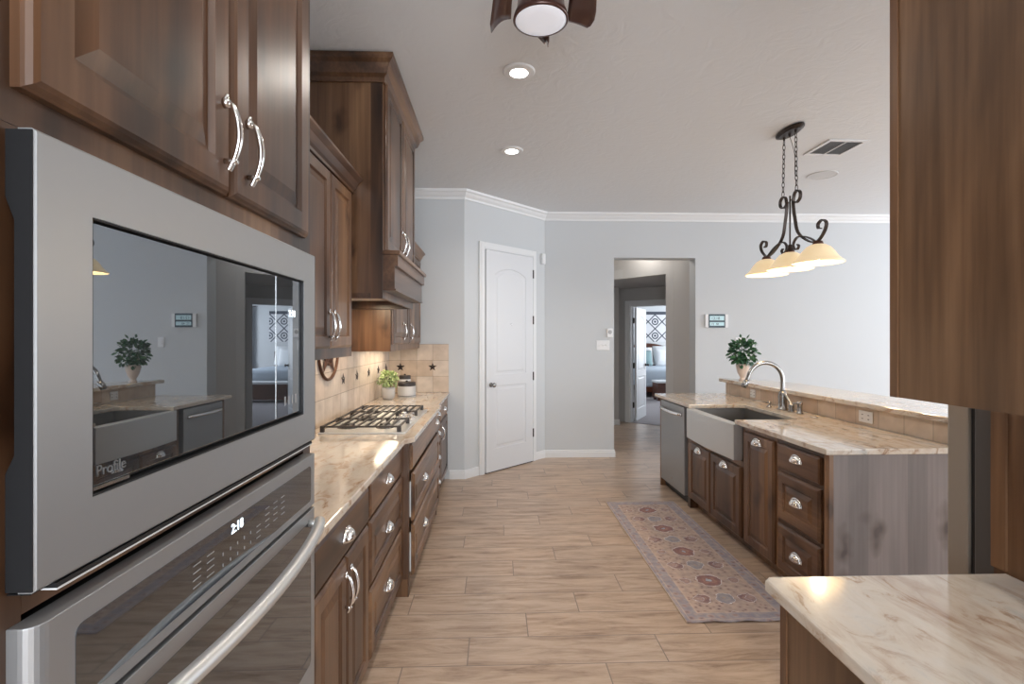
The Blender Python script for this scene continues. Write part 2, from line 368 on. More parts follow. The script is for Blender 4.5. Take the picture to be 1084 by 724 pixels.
def tube(bm, pts, rad, seg=10, cap=True, flat=1.0, up=None):
    pts = [Vector(p) for p in pts]; n = len(pts)
    if isinstance(rad, (int, float)): rad = [rad] * n
    rings = []; prev = None
    for i, p in enumerate(pts):
        t = (pts[min(i + 1, n - 1)] - pts[max(i - 1, 0)]).normalized()
        if prev is None:
            a = Vector(up) if up else (Vector((0, 0, 1)) if abs(t.z) < .9 else Vector((1, 0, 0)))
        else: a = prev
        a = (a - t * a.dot(t)).normalized(); b = t.cross(a); prev = a
        rings.append([bm.verts.new(p + (a * math.cos(2 * PI * k / seg) * flat + b * math.sin(2 * PI * k / seg)) * rad[i]) for k in range(seg)])
    fs = []
    for i in range(n - 1):
        for k in range(seg):
            fs.append(bm.faces.new((rings[i][k], rings[i][(k + 1) % seg], rings[i + 1][(k + 1) % seg], rings[i + 1][k])))
    if cap: fs.append(bm.faces.new(rings[0][::-1])); fs.append(bm.faces.new(rings[-1]))
    bmesh.ops.recalc_face_normals(bm, faces=fs)
def lathe(bm, prof, seg=28, c=(0, 0, 0), mat=None, cap=True):
    rings = []
    for r, z in prof:
        ring = [Vector((r * math.cos(2 * PI * k / seg), r * math.sin(2 * PI * k / seg), z)) for k in range(seg)]
        if mat: ring = [mat @ v for v in ring]
        rings.append([bm.verts.new(v + Vector(c)) for v in ring])
    fs = []
    for i in range(len(prof) - 1):
        for k in range(seg):
            fs.append(bm.faces.new((rings[i][k], rings[i][(k + 1) % seg], rings[i + 1][(k + 1) % seg], rings[i + 1][k])))
    if cap:
        fs.append(bm.faces.new(rings[0][::-1])); fs.append(bm.faces.new(rings[-1]))
    bmesh.ops.recalc_face_normals(bm, faces=fs)
def smooth_path(p, k=6):
    p = [Vector(q) for q in p]; out = []
    for i in range(len(p) - 1):
        a, b, c, d = p[max(i - 1, 0)], p[i], p[i + 1], p[min(i + 2, len(p) - 1)]
        for j in range(k):
            t = j / k
            out.append(.5 * ((2 * b) + (c - a) * t + (2 * a - 5 * b + 4 * c - d) * t * t + (3 * b - a - 3 * c + d) * t ** 3))
    out.append(p[-1]); return out
def obj(name, bm, m, parent=None, smooth=False, loc=None, rz=0, kind=None, label=None):
    me = bpy.data.meshes.new(name); bm.to_mesh(me); bm.free(); me.materials.append(m)
    if smooth: me.shade_smooth()
    o = bpy.data.objects.new(name, me); COL.objects.link(o)
    if parent: o.parent = parent
    if loc: o.location = loc
    if rz: o.rotation_euler = (0, 0, rz)
    if kind: o['kind'] = kind
    if label: o['label'] = label
    return o
def tag(o, label, cat, group=None):
    o['label'] = label; o['category'] = cat
    if group: o['group'] = group
    return o
def thing(name, label, cat, loc=(0, 0, 0), rz=0, group=None):
    o = bpy.data.objects.new(name, None); COL.objects.link(o); o.location = loc; o.rotation_euler = (0, 0, rz); o.empty_display_size = .1
    return tag(o, label, cat, group)
def B(): return bmesh.new()
def bx(name, m, parent, *a, bev=0, **k):
    bm = B(); box(bm, *a, bev=bev); return obj(name, bm, m, parent, **k)
def struct(name, bm, m, parent=None, **k): return obj(name, bm, m, parent, kind='structure', **k)
def text_mesh(name, s, size, m, parent, loc, rot, depth=.0004, align='LEFT'):
    c = bpy.data.curves.new(name, 'FONT'); c.body = s; c.size = size; c.extrude = depth; c.align_x = align
    t = bpy.data.objects.new('tmp', c); COL.objects.link(t)
    bpy.context.view_layer.update()
    me = bpy.data.meshes.new_from_object(t.evaluated_get(bpy.context.evaluated_depsgraph_get()))
    bpy.data.objects.remove(t); me.materials.clear(); me.materials.append(m)
    o = bpy.data.objects.new(name, me); COL.objects.link(o); o.parent = parent; o.location = loc; o.rotation_euler = rot
    return o

# ------------------------------------------------------------------ room shell
CH = 3.04
YF = 6.26
WL = -1.13
bm = B(); box(bm, -1.35, 8.1, -3.9, 9.05, -.1, 0); struct('floor', bm, floor_m)
bm = B(); prism(bm, [(2.36, 8.83), (2.95, 8.34), (8.0, 8.34), (8.0, 15.1), (2.36, 15.1)], .0005, .006); struct('floor_bedroom', bm, carpet)
bm = B(); box(bm, -1.35, 8.1, -3.9, YF + .2, CH, CH + .1); struct('ceiling', bm, ceil_m)
bm = B(); box(bm, WL - .15, WL, -3.9, 5.33, 0, CH); struct('wall_left', bm, wall_m)
bm = B(); prism(bm, [(WL - .15, 5.33), (-.333, 5.33), (.606, YF), (.606, YF + .2), (WL - .15, YF + .2)], 0, CH)
ob = struct('wall_pantry', bm, wall_m)
# far wall with opening
bm = B(); box(bm, .607, 1.475, YF, YF + .2, 0, CH); box(bm, 2.505, 8.1, YF, YF + .2, 0, CH); box(bm, 1.475, 2.505, YF, YF + .2, 2.49, CH)
struct('wall_far', bm, wall_m)
# right wall of the living room with a window opening, and the wall behind the camera with two openings
bm = B(); box(bm, 7.95, 8.1, -3.7, YF, 0, .6); box(bm, 7.95, 8.1, -3.7, YF, 2.9, CH); box(bm, 7.95, 8.1, -3.7, 1.3, .6, 2.9); box(bm, 7.95, 8.1, 5.9, YF, .6, 2.9)
struct('wall_right', bm, wall_m)
bm = B(); box(bm, -1.3, 8.1, -3.9, -3.7, 0, .55); box(bm, -1.3, 8.1, -3.9, -3.7, 2.85, CH)
for a, b in ((-1.3, -1.0), (1.8, 3.7), (6.7, 8.1)): box(bm, a, b, -3.9, -3.7, .55, 2.85)
struct('wall_back', bm, wall_m)
# crown moulding
CP = [(0, -.095), (.012, -.095), (.016, -.075), (.035, -.055), (.05, -.03), (.066, -.022), (.072, 0), (0, 0)]
def crown_run(bm, pts, z, prof, closed=False):
    """sweep profile (out, dz) along plan polyline; 'out' is to the right-hand side of travel"""
    P = [Vector((x, y)) for x, y in pts]; rows = []
    for i, p in enumerate(P):
        d0 = (P[i] - P[i - 1]).normalized() if i > 0 else None
        d1 = (P[i + 1] - P[i]).normalized() if i < len(P) - 1 else None
        n0 = Vector((d0.y, -d0.x)) if d0 else None; n1 = Vector((d1.y, -d1.x)) if d1 else None
        if n0 is None: off = n1
        elif n1 is None: off = n0
        else:
            s = n0 + n1; off = s / s.dot(n0)
        rows.append([bm.verts.new((p.x + off.x * o, p.y + off.y * o, z + dz)) for o, dz in prof])
    fs = []; n = len(prof)
    for i in range(len(rows) - 1):
        for k in range(n): fs.append(bm.faces.new((rows[i][k], rows[i][(k + 1) % n], rows[i + 1][(k + 1) % n], rows[i + 1][k])))
    fs.append(bm.faces.new(rows[0])); fs.append(bm.faces.new(rows[-1][::-1]))
    bmesh.ops.recalc_face_normals(bm, faces=fs)
plan = [(WL, 4.2), (WL, 5.33), (-.333, 5.33), (.606, YF), (7.95, YF)]
bm = B(); crown_run(bm, [(WL, 5.33), (-.333, 5.33), (.606, YF), (7.95, YF)], CH, CP); struct('trim_1', bm, trim_m)
BP = [(0, 0), (.014, 0), (.014, .062), (.010, .068), (.010, .082), (.004, .094), (0, .094)]
DD = Vector((.606 + .333, YF - 5.33)).normalized()
def dp(t): return (-.333 + DD.x * t, 5.33 + DD.y * t)
DL = math.hypot(.939, .93)
# positions along the diagonal: casing outer .21..1.15 of 1.32
c0, c1 = .20, 1.135
bm = B(); crown_run(bm, [(-.49, 5.33), (-.333, 5.33), dp(c0)], 0, BP); struct('baseboard_pantry', bm, trim_m)
bm = B(); crown_run(bm, [dp(c1), (.606, YF), (1.475, YF), (1.475, YF + .2)], 0, BP); struct('baseboard_far', bm, trim_m)
bm = B(); crown_run(bm, [(2.505, YF + .2), (2.505, YF), (7.95, YF)], 0, BP); struct('baseboard_far_right', bm, trim_m)

# pantry door in the diagonal wall: local x along the diagonal, local -y towards the room
ang = math.atan2(DD.y, DD.x)
def panel_door(W_, H_, T, arch=True):
    """white two panel door, local x 0..W, y 0..-T front, z 0..H"""
    bm = B(); box(bm, 0, W_, -T + .006, 0, 0, H_)
    # stiles/rails raised by 6 mm leaving recessed panels; then raised fields
    m = .115 * W_ / .7
    def frame(z0, z1, top_arch):
        pts = [(m, z0), (W_ - m, z0)]
        if top_arch:
            k = 12
            for i in range(k + 1):
                a = i / k; x = W_ - m - (W_ - 2 * m) * a; pts.append((x, z1 - .075 + .075 * math.sin(PI * a) ** .8))
        else: pts += [(W_ - m, z1), (m, z1)]
        return pts
    def inset(pts, d):
        cx = sum(p[0] for p in pts) / len(pts); cz = (min(p[1] for p in pts) + max(p[1] for p in pts)) / 2
        w = max(p[0] for p in pts) - min(p[0] for p in pts); h = max(p[1] for p in pts) - min(p[1] for p in pts)
        return [(cx + (p[0] - cx) * (1 - 2 * d / w), cz + (p[1] - cz) * (1 - 2 * d / h)) for p in pts]
    panels = [frame(H_ * .435, H_ * .925, arch), frame(H_ * .10, H_ * .385, False)]
    # front skin with holes made by rings: outer slab face at -T, panels as nested rings
    for pts in panels:
        rings = [(pts, -T), (inset(pts, .010), -T + .009), (inset(pts, .022), -T + .009), (inset(pts, .045), -T + .001)]
        R = [[bm.verts.new((p[0], y, p[1])) for p in q] for q, y in rings]
        n = len(pts); fs = []
        for i in range(3):
            for k in range(n): fs.append(bm.faces.new((R[i][k], R[i][(k + 1) % n], R[i + 1][(k + 1) % n], R[i + 1][k])))
        fs.append(bm.faces.new(R[3]))
    # rails and stiles
    def quad(x0, x1, z0, z1): box(bm, x0, x1, -T, -T + .006, z0, z1)
    quad(0, m, 0, H_); quad(W_ - m, W_, 0, H_); quad(m, W_ - m, 0, H_ * .10); quad(m, W_ - m, H_ * .385, H_ * .435); quad(m, W_ - m, H_ * .925, H_)
    if arch:
        pts = panels[0][2:]
        for i in range(len(pts) - 1):
            (xa, za), (xb, zb) = pts[i], pts[i + 1]
            top = H_ * .925 + .0005
            f = [bm.verts.new(v) for v in ((xa, -T, za), (xb, -T, zb), (xb, -T, top), (xa, -T, top))]
            bm.faces.new(f)
    bmesh.ops.recalc_face_normals(bm, faces=bm.faces)
    return bm
dx0, dx1 = .285, 1.055   # door leaf along the diagonal
HD = 2.44
dr = bpy.data.objects.new('door_1', None); COL.objects.link(dr); dr['kind'] = 'structure'; dr.location = (*dp(dx0), .0); dr.rotation_euler = (0, 0, ang)
W1 = dx1 - dx0
dl = obj('door_leaf', panel_door(W1, HD, .035), door_m, dr, loc=(0, -.004, .012))
bm = B(); box(bm, -.082, -.006, -.022, 0, 0, HD + .095, bev=.004); box(bm, W1 + .006, W1 + .082, -.022, 0, 0, HD + .095, bev=.004); box(bm, -.006, W1 + .006, -.022, 0, HD + .02, HD + .095, bev=.004)
box(bm, -.06, -.02, -.028, -.02, 0, HD + .075); box(bm, W1 + .02, W1 + .06, -.028, -.02, 0, HD + .075); box(bm, -.02, W1 + .02, -.028, -.02, HD + .035, HD + .075)
obj('door_casing', bm, trim_m, dr)
bm = B(); box(bm, 0, W1, -.03, -.002, 0, .011); obj('door_gap_shade', bm, black, dr)  # black strip put in for the shade under the door
Mx = Matrix.Rotation(PI / 2, 4, 'X')
bm = B(); lathe(bm, [(.026, 0), (.026, .008), (.012, .012), (.012, .035), (.022, .042), (.027, .052), (.024, .064), (.012, .070)], 20, mat=Mx); obj('door_knob', bm, br_nickel, dr, smooth=True, loc=(.065, -.039, .97))
for z in (.30, .98, 1.65, 2.2):
    bm = B(); box(bm, W1 - .004, W1 + .012, -.046, -.024, z, z + .1); obj('hinge', bm, bronze, dr)
bm = B(); lathe(bm, [(.009, 0), (.009, .004), (.005, .006)], 12, mat=Mx); obj('door_hook', bm, nickel, dr, loc=(W1 * .5, -.039, 1.64))

# hallway
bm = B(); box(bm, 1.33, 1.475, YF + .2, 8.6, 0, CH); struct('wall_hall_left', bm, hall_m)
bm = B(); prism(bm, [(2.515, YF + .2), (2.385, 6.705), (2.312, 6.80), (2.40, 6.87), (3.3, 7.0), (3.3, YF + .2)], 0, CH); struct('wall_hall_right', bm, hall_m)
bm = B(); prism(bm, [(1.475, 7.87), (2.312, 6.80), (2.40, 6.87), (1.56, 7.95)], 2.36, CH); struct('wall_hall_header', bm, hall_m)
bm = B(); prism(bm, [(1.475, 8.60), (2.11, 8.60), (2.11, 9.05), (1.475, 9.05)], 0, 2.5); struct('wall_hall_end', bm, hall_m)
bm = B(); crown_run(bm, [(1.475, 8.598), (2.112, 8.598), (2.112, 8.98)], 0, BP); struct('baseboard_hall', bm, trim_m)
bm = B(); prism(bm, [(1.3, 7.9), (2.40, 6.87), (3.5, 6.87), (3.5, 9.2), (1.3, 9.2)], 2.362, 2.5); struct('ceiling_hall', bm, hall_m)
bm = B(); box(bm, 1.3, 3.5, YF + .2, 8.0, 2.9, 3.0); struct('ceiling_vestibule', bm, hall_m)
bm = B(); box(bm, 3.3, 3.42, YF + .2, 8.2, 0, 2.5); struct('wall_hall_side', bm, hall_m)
# bedroom door wall (diagonal)
P0 = Vector((2.11, 9.035)); dB = Vector((.773, -.635)).normalized(); nB = Vector((.635, .773)).normalized()
def wb(t, d=0): v = P0 + dB * t + nB * d; return (v.x, v.y)
tA = .325; tB = tA + .78
bm = B()
for a, b, z0, z1 in ((0, tA, 0, 2.5), (tB, 1.7, 0, 2.5), (tA, tB, 2.06, 2.5)): prism(bm, [wb(a), wb(b), wb(b, .12), wb(a, .12)], z0, z1)
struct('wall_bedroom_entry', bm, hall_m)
d2 = bpy.data.objects.new('door_2', None); COL.objects.link(d2); d2['kind'] = 'structure'; d2.location = (*wb(tA), 0); d2.rotation_euler = (0, 0, math.atan2(dB.y, dB.x))
bm = B(); box(bm, -.085, -.0, -.02, 0, 0, 2.145, bev=.004); box(bm, .78, .865, -.02, 0, 0, 2.145, bev=.004); box(bm, 0, .78, -.02, 0, 2.06, 2.145, bev=.004)
box(bm, -.0, .018, 0, .12, 0, 2.06); box(bm, .762, .78, 0, .12, 0, 2.06); box(bm, .018, .762, 0, .12, 2.042, 2.06)
obj('door_casing', bm, trim_m, d2)
bm = panel_door(.75, 2.02, .035)
leaf = obj('door_leaf', bm, door_m, d2, loc=(.03, .13, .014), rz=math.atan2(9.819 - 9.05, 2.934 - 2.50) - math.atan2(dB.y, dB.x))
bm = B(); lathe(bm, [(.026, 0), (.026, .008), (.012, .012), (.012, .035), (.026, .048), (.024, .06), (.012, .066)], 16, mat=Mx); k = obj('door_knob', bm, bronze, leaf, smooth=True, loc=(.69, -.036, .97))
for z in (.25, .95, 1.75):
    bm = B(); box(bm, .006, .03, .085, .13, z, z + .1); obj('hinge', bm, bronze, d2)
# bedroom shell
bm = B(); box(bm, 2.2, 2.36, 9.0, 15.1, 0, 2.6); struct('wall_bedroom_left', bm, wall_m)
bm = B(); box(bm, 2.2, 8.1, 15.0, 15.15, 0, 2.6); struct('wall_bedroom_far', bm, wall_m)
bm = B(); box(bm, 7.95, 8.1, 8.2, 15.0, 0, .7); box(bm, 7.95, 8.1, 8.2, 15, 2.3, 2.6); box(bm, 7.95, 8.1, 8.2, 11.2, .7, 2.3); box(bm, 7.95, 8.1, 14, 15, .7, 2.3); struct('wall_bedroom_right', bm, wall_m)
bm = B(); box(bm, 3.42, 8.1, 8.05, 8.2, 0, 2.6); struct('wall_bedroom_near', bm, wall_m)
bm = B(); prism(bm, [(2.2, 9.2), (3.45, 8.25), (8.1, 8.05), (8.1, 15.15), (2.2, 15.15)], 2.55, 2.62); struct('ceiling_bedroom', bm, ceil_m)

# ------------------------------------------------------------------ cabinet kit (local: x width, -y front, z up)
def raised(bm, x0, x1, z0, z1, y, t=.020, fw=.058, fl=.027):
    fw = min(fw, (x1 - x0) * .24, (z1 - z0) * .26)
    fl = min(fl, (x1 - x0) * .13, (z1 - z0) * .14)
    lv = [(0, 0), (0, t * .5), (.003, t * .62), (.007, t * .86), (.013, t), (fw, t), (fw + .006, t - .010), (fw + .012, t - .010), (fw + .012 + fl, t - .001), ]
    R = []
    for d, h in lv:
        R.append([bm.verts.new(v) for v in ((x0 + d, y - h, z0 + d), (x1 - d, y - h, z0 + d), (x1 - d, y - h, z1 - d), (x0 + d, y - h, z1 - d))])
    fs = [bm.faces.new(R[0][::-1])]
    for i in range(len(R) - 1):
        for k in range(4): fs.append(bm.faces.new((R[i][k], R[i][(k + 1) % 4], R[i + 1][(k + 1) % 4], R[i + 1][k])))
    fs.append(bm.faces.new(R[-1]))
    bmesh.ops.recalc_face_normals(bm, faces=fs)
def slab(bm, x0, x1, z0, z1, y, t=.020):
    lv = [(0, 0), (0, t - .006), (.004, t - .004), (.010, t)]
    R = []
    for d, h in lv:
        R.append([bm.verts.new(v) for v in ((x0 + d, y - h, z0 + d), (x1 - d, y - h, z0 + d), (x1 - d, y - h, z1 - d), (x0 + d, y - h, z1 - d))])
    fs = [bm.faces.new(R[0][::-1])]
    for i in range(len(R) - 1):
        for k in range(4): fs.append(bm.faces.new((R[i][k], R[i][(k + 1) % 4], R[i + 1][(k + 1) % 4], R[i + 1][k])))
    fs.append(bm.faces.new(R[-1]))
    bmesh.ops.recalc_face_normals(bm, faces=fs)
def pull_mesh():
    """arched pull standing on -y, centred, vertical, length .15"""
    bm = B()
    path = smooth_path([(0, -.004, .062), (0, -.014, .060), (0, -.021, .050), (0, -.029, .022), (0, -.032, -.010), (0, -.027, -.038), (0, -.018, -.062), (0, -.010, -.078)], 5)
    n = len(path); rad = []
    for i in range(n):
        t = i / (n - 1); rad.append(.0045 + .0042 * math.sin(PI * min(1, t * 1.05)) ** 1.5 + (.002 if t > .85 else 0))
    tube(bm, path, rad, 10, flat=.8)
    tube(bm, [(0, 0, .062), (0, -.012, .062)], [.011, .008], 10)
    tube(bm, [(0, -.001, -.058), (0, -.028, -.060)], [.006, .005], 8)
    tube(bm, [(0, -.001, .062), (0, -.007, .080)], [.007, .004], 8)
    me = bpy.data.meshes.new('pull'); bm.to_mesh(me); bm.free(); me.materials.append(nickel); me.shade_smooth(); return me
PULL = pull_mesh()
def cup_mesh():
    """shell cup pull: ribbed quarter dome, width .09"""
    bm = B(); nu, nv = 36, 8; rows = []
    for j in range(nv + 1):
        v = j / nv * PI / 2
        row = []
        for i in range(nu + 1):
            u = i / nu * PI
            rib = 1 + .07 * abs(math.cos(u * 4.5)) * math.sin(v) ** .5
            x = .045 * math.cos(u) * math.sin(v) * rib; z = .036 * math.sin(u) * math.sin(v) * rib; y = -.026 * math.cos(v)
            row.append(bm.verts.new((x, y * rib, z - .014)))
        rows.append(row)
    for j in range(nv):
        for i in range(nu): 
            try: bm.faces.new((rows[j][i], rows[j][i + 1], rows[j + 1][i + 1], rows[j + 1][i]))
            except ValueError: pass
    bmesh.ops.remove_doubles(bm, verts=bm.verts, dist=.0002)
    r = bmesh.ops.solidify(bm, geom=bm.faces[:], thickness=.002)
    bmesh.ops.recalc_face_normals(bm, faces=bm.faces)
    # back rim
    tube(bm, [(.050 * math.cos(a * PI / 16), -.0025, .040 * math.sin(a * PI / 16) - .014) for a in range(17)], .004, 6)
    me = bpy.data.meshes.new('cup'); bm.to_mesh(me); bm.free(); me.materials.append(nickel); me.shade_smooth(); return me
CUP = cup_mesh()
def hw(kind, parent, x, y, z, s=1):
    o = bpy.data.objects.new('cup_pull' if kind == 'cup' else 'pull_handle', CUP if kind == 'cup' else PULL)
    COL.objects.link(o); o.parent = parent; o.location = (x, y, z); o.scale = (s, s, s); return o
def add_front(parent, kind, x0, x1, z0, z1, y, pull=None, t=.020, slabbed=False, m=None):
    bm = B()
    if slabbed: slab(bm, x0, x1, z0, z1, y, t)
    else: raised(bm, x0, x1, z0, z1, y, t)
    o = obj('drawer' if kind == 'drawer' else 'door', bm, m or (wood_h if kind == 'drawer' else wood_v), parent)
    if pull: hw(pull[0], o, pull[1], y - t - (0 if not slabbed else 0), pull[2], pull[3] if len(pull) > 3 else 1)
    return o
def carcass(parent, w, d, z0, z1, toe=.0, name='carcass', m=None, rail=0):
    bm = B(); box(bm, 0, w, 0, d, z0 + toe, z1)
    if toe: box(bm, .0, w, .07, d, z0, z0 + toe)
    return obj(name, bm, m or wood_v, parent)
R90 = PI / 2

# ---- oven tower (face plane x=-.53, y .44 -> 1.43)
t = thing('oven_tower_cabinet', 'tall dark-stained wooden cabinet housing the wall oven and microwave, two raised-panel doors above', 'cabinet', (-.53, .44, 0), R90)
bm = B()
TW = 1.015
box(bm, 0, TW, .0, .595, 1.71, 2.95); box(bm, 0, TW, 0, .595, 0.10, .40); box(bm, 0, TW, .06, .595, 0, .10)
box(bm, 0, .14, 0, .594, .4005, 1.7095); box(bm, .965, TW, 0, .594, .4005, 1.7095); box(bm, .1405, .9645, .58, .594, .4005, 1.7095); box(bm, .1405, .9645, 0, .20, 1.167, 1.187)
obj('carcass', bm, wood_v, t)
zt = 2.9
add_front(t, 'door', .127, .549, 1.75, zt, 0, ('pull', .52, 1.86, .9), t=.022, m=wood_v)
add_front(t, 'door', .556, .957, 1.75, zt, 0, ('pull', .608, 1.857, .9), t=.022, m=wood_v)
bm = B(); crown_run(bm, [(-.0, .595), (0, 0), (TW, 0), (TW, .595)], 3.03, [(0, -.10), (.012, -.10), (.02, -.07), (.05, -.03), (.06, -.02), (.06, 0), (0, 0)]); obj('crown', bm, wood_h, t)
# ---- microwave with trim kit: local x = y-.546
t = thing('built_in_microwave', 'slate grey built-in microwave with wide trim frame and dark mirror glass, above the wall oven', 'microwave', (-.531, .563, 0), R90)
y0 = -.031
bm = B()
X0, X1, Z0, Z1 = 0, .85, 1.1985, 1.704
ox0, ox1, oz0, oz1 = .0787, .769, 1.2785, 1.626
lv = [((X0, X1, Z0, Z1), -.0135), ((X0, X1, Z0, Z1), y0 + .003), ((X0 + .003, X1 - .003, Z0 + .003, Z1 - .003), y0), ((ox0, ox1, oz0, oz1), y0), ((ox0, ox1, oz0, oz1), y0 + .022)]
R = []
for (a, b, c, d), y in lv: R.append([bm.verts.new(v) for v in ((a, y, c), (b, y, c), (b, y, d), (a, y, d))])
for i in range(4):
    for k in range(4): bm.faces.new((R[i][k], R[i][(k + 1) % 4], R[i + 1][(k + 1) % 4], R[i + 1][k]))
bmesh.ops.recalc_face_normals(bm, faces=bm.faces)
fr = obj('trim_frame', bm, slate, t)
bm = B()
prof = [(-.0022, Z0 + .001), (-.0022, Z1 - .001)]
# dark side cheeks, thinner at mid height like a shaped bracket
for xx in (-.0015, .8505):
    q0 = -.0016; y1c = y0 + .001; pts = [(y1c, Z0 + .002), (q0, Z0 + .002), (q0, Z0 + .13), (-.011, Z0 + .15), (-.011, Z1 - .10), (q0, Z1 - .075), (q0, Z1 - .002), (y1c, Z1 - .002)]
    extr(bm, pts, 'x', xx, xx + .001)
box(bm, .0, .85, y0 + .004, -.0016, Z0 - .0015, Z0 - .0005)
obj('trim_side', bm, slate_dark, fr, label='dark shaped side edge')
bm = B(); e_ = .0022
box(bm, ox0 + .0003, ox0 + e_, y0 + .001, y0 + .0215, oz0 + .0003, oz1 - .0003); box(bm, ox1 - e_, ox1 - .0003, y0 + .001, y0 + .0215, oz0 + .0003, oz1 - .0003)
box(bm, ox0 + e_, ox1 - e_, y0 + .001, y0 + .0215, oz0 + .0003, oz0 + e_); box(bm, ox0 + e_, ox1 - e_, y0 + .001, y0 + .0215, oz1 - e_, oz1 - .0003); obj('gasket_gap_liner', bm, black, t)  # black liner in the microwave opening stands in for its shaded gap
bm = B(); box(bm, .04, .83, .005, .40, 1.245, 1.66); obj('body', bm, black, t)
bx('back_plate', black, t, .03, .82, -.0085, -.002, oz0 - .03, oz1 + .03)
bm = B(); box(bm, ox0 + .008, .618, -.024, -.009, oz0 + .010, oz1 - .004, bev=.0015); dm = obj('door', bm, black_gl, t, label='dark mirror glass door')
bm = B(); box(bm, .619, ox1 - .005, -.024, -.009, oz0 + .010, oz1 - .004, bev=.0015); cp = obj('control_panel', bm, black_gl, t, label='dark glass control strip')
bm = B(); box(bm, ox0 + .006, ox0 + .0078, -.024, -.0095, oz0 + .012, oz1 - .004); box(bm, ox0 + .006, .15, -.0255, -.022, oz0 + .005, oz0 + .0095); obj('door_edge', bm, steel, dm)
RX = (PI / 2, 0, 0)
text_mesh('clock_digits', '2:18', .023, lcd_led, cp, (.688, -.0246, 1.530), RX)
text_mesh('logo', 'Profile', .020, logo_m, dm, (.0925, -.0245, 1.300), RX)
bx('seam_light', steel, dm, .6155, .6172, -.0246, -.0241, oz0 + .012, oz1 - .006)
for i in range(4):
    bx('button_marking', grey_mark, cp, .664 + i * .021, .671 + i * .021, -.0246, -.0241, 1.314, 1.336)
# ---- wall oven
t = thing('wall_oven', 'slate grey built-in wall oven with touch controls and bowed steel handle, below the microwave', 'oven', (-.531, .563, 0), R90)
bm = B(); box(bm, .03, .82, .003, .55, .42, 1.155); obj('body', bm, black, t)
def oven_panel(z0, z1, gx0, gx1, gz0, gz1, nm, rx=.018):
    bm = B(); ya = y0
    # rounded left and right ends
    pts = [(0, 0), (0, ya + rx)]
    for i in range(1, 7): a = i / 6 * PI / 2; pts.append((rx - rx * math.cos(a), ya + rx - rx * math.sin(a)))
    for i in range(0, 6): a = i / 6 * PI / 2; pts.append((.85 - rx * .5 + rx * .5 * math.sin(a), ya + rx * .5 - rx * .5 * math.cos(a)))
    pts += [(.85, ya + rx * .5), (.85, 0)]
    prism(bm, pts, z0, z1, bev=.0015)
    f = obj(nm, bm, slate, t)
    # glass with rounded corners, sits on the face
    bm = B(); r = .012; q = []
    for cx, cz, a0 in ((gx1 - r, gz0 + r, -90), (gx1 - r, gz1 - r, 0), (gx0 + r, gz1 - r, 90), (gx0 + r, gz0 + r, 180)):
        for k in range(5): a = math.radians(a0 + k * 22.5); q.append((cx + r * math.cos(a), cz + r * math.sin(a)))
    a = [bm.verts.new((x, ya - .0008, z)) for x, z in q]; b = [bm.verts.new((x, ya + .002, z)) for x, z in q]
    bm.faces.new(a); n = len(q)
    for i in range(n): bm.faces.new((a[i], b[i], b[(i + 1) % n], a[(i + 1) % n]))
    bmesh.ops.recalc_face_normals(bm, faces=bm.faces)
    g = obj('glass', bm, oven_gl, f, label='dark reflective glass')
    # thin dark gasket line right side
    return f, g
f1, g1 = oven_panel(1.0215, 1.160, .053, .816, 1.039, 1.133, 'control_panel')
f2, g2 = oven_panel(.43, 1.012, .053, .816, .60, .984, 'oven_door')
bm = B(); box(bm, .004, .846, -.018, 0, 1.0125, 1.021); obj('vent_gap', bm, black, t)
bx('dark_strip', black, t, .03, .83, -.029, -.0016, 1.1905, 1.196); bx('steel_strip', plain('bright_strip', (.75, .75, .75), .35), t, .03, .83, -.0295, -.0016, 1.188, 1.190)
text_mesh('clock_digits', '2:18', .026, lcd_led, g1, (.405, -.0325, 1.106), RX)
def marks(x, z, w, h=.0017): bx('button_marking', grey_mark, g1, x, x + w, -.0324, -.0319, z, z + h)
for xs in (.285, .325):
    for r in range(4): marks(xs, 1.062 + r * .012, .022)
for r in range(5):
    for k in range(2): marks(.375 + .026 * r, 1.058 + .020 * k, .0025, .006)
for k in range(3): marks(.505, 1.058 + k * .012, .018)
for xs in (.545, .585, .625):
    for r in range(4): marks(xs, 1.066 + r * .013, .020)
path = [(.03 + .79 * i / 24, -.031 - .022 - .047 * math.sin(PI * i / 24) ** .75, .981) for i in range(25)]
bm = B(); tube(bm, path, .0145, 14, flat=1.0); tube(bm, [(.045, -.030, .981), (.045, -.055, .981)], .010, 10); tube(bm, [(.805, -.030, .981), (.805, -.055, .981)], .010, 10)
obj('handle', bm, steel_br, f2, smooth=True, label='bowed brushed steel handle')

# ---- base cabinets, left run
BT = .883
def base(y0_, w, face, label, group='base cabinets along the left wall', name='base_cabinet', toe=.10):
    t = thing(name, label, 'cabinet', (face, y0_, 0), R90, group)
    carcass(t, w - .002, abs(WL - face) - .003, 0, BT - .001, toe)
    return t
t = base(1.458, .690, -.55, 'dark wooden base cabinet next to the oven, one wide drawer over two doors')
add_front(t, 'drawer', .030, .672, .712, .855, 0, ('cup', .352, .78), slabbed=True)
add_front(t, 'door', .030, .358, .105, .697, 0, ('pull', .332, .585, .9))
add_front(t, 'door', .366, .672, .105, .697, 0, ('pull', .395, .585, .9))
t = base(2.149, .752, -.55, 'dark wooden base cabinet of three stacked drawers, nearer side of the cooktop')
add_front(t, 'drawer', .014, .736, .715, .862, 0, ('cup', .353, .785), slabbed=True)
add_front(t, 'drawer', .014, .736, .420, .695, 0, ('cup', .353, .55))
add_front(t, 'drawer', .014, .736, .105, .400, 0, ('cup', .353, .265))
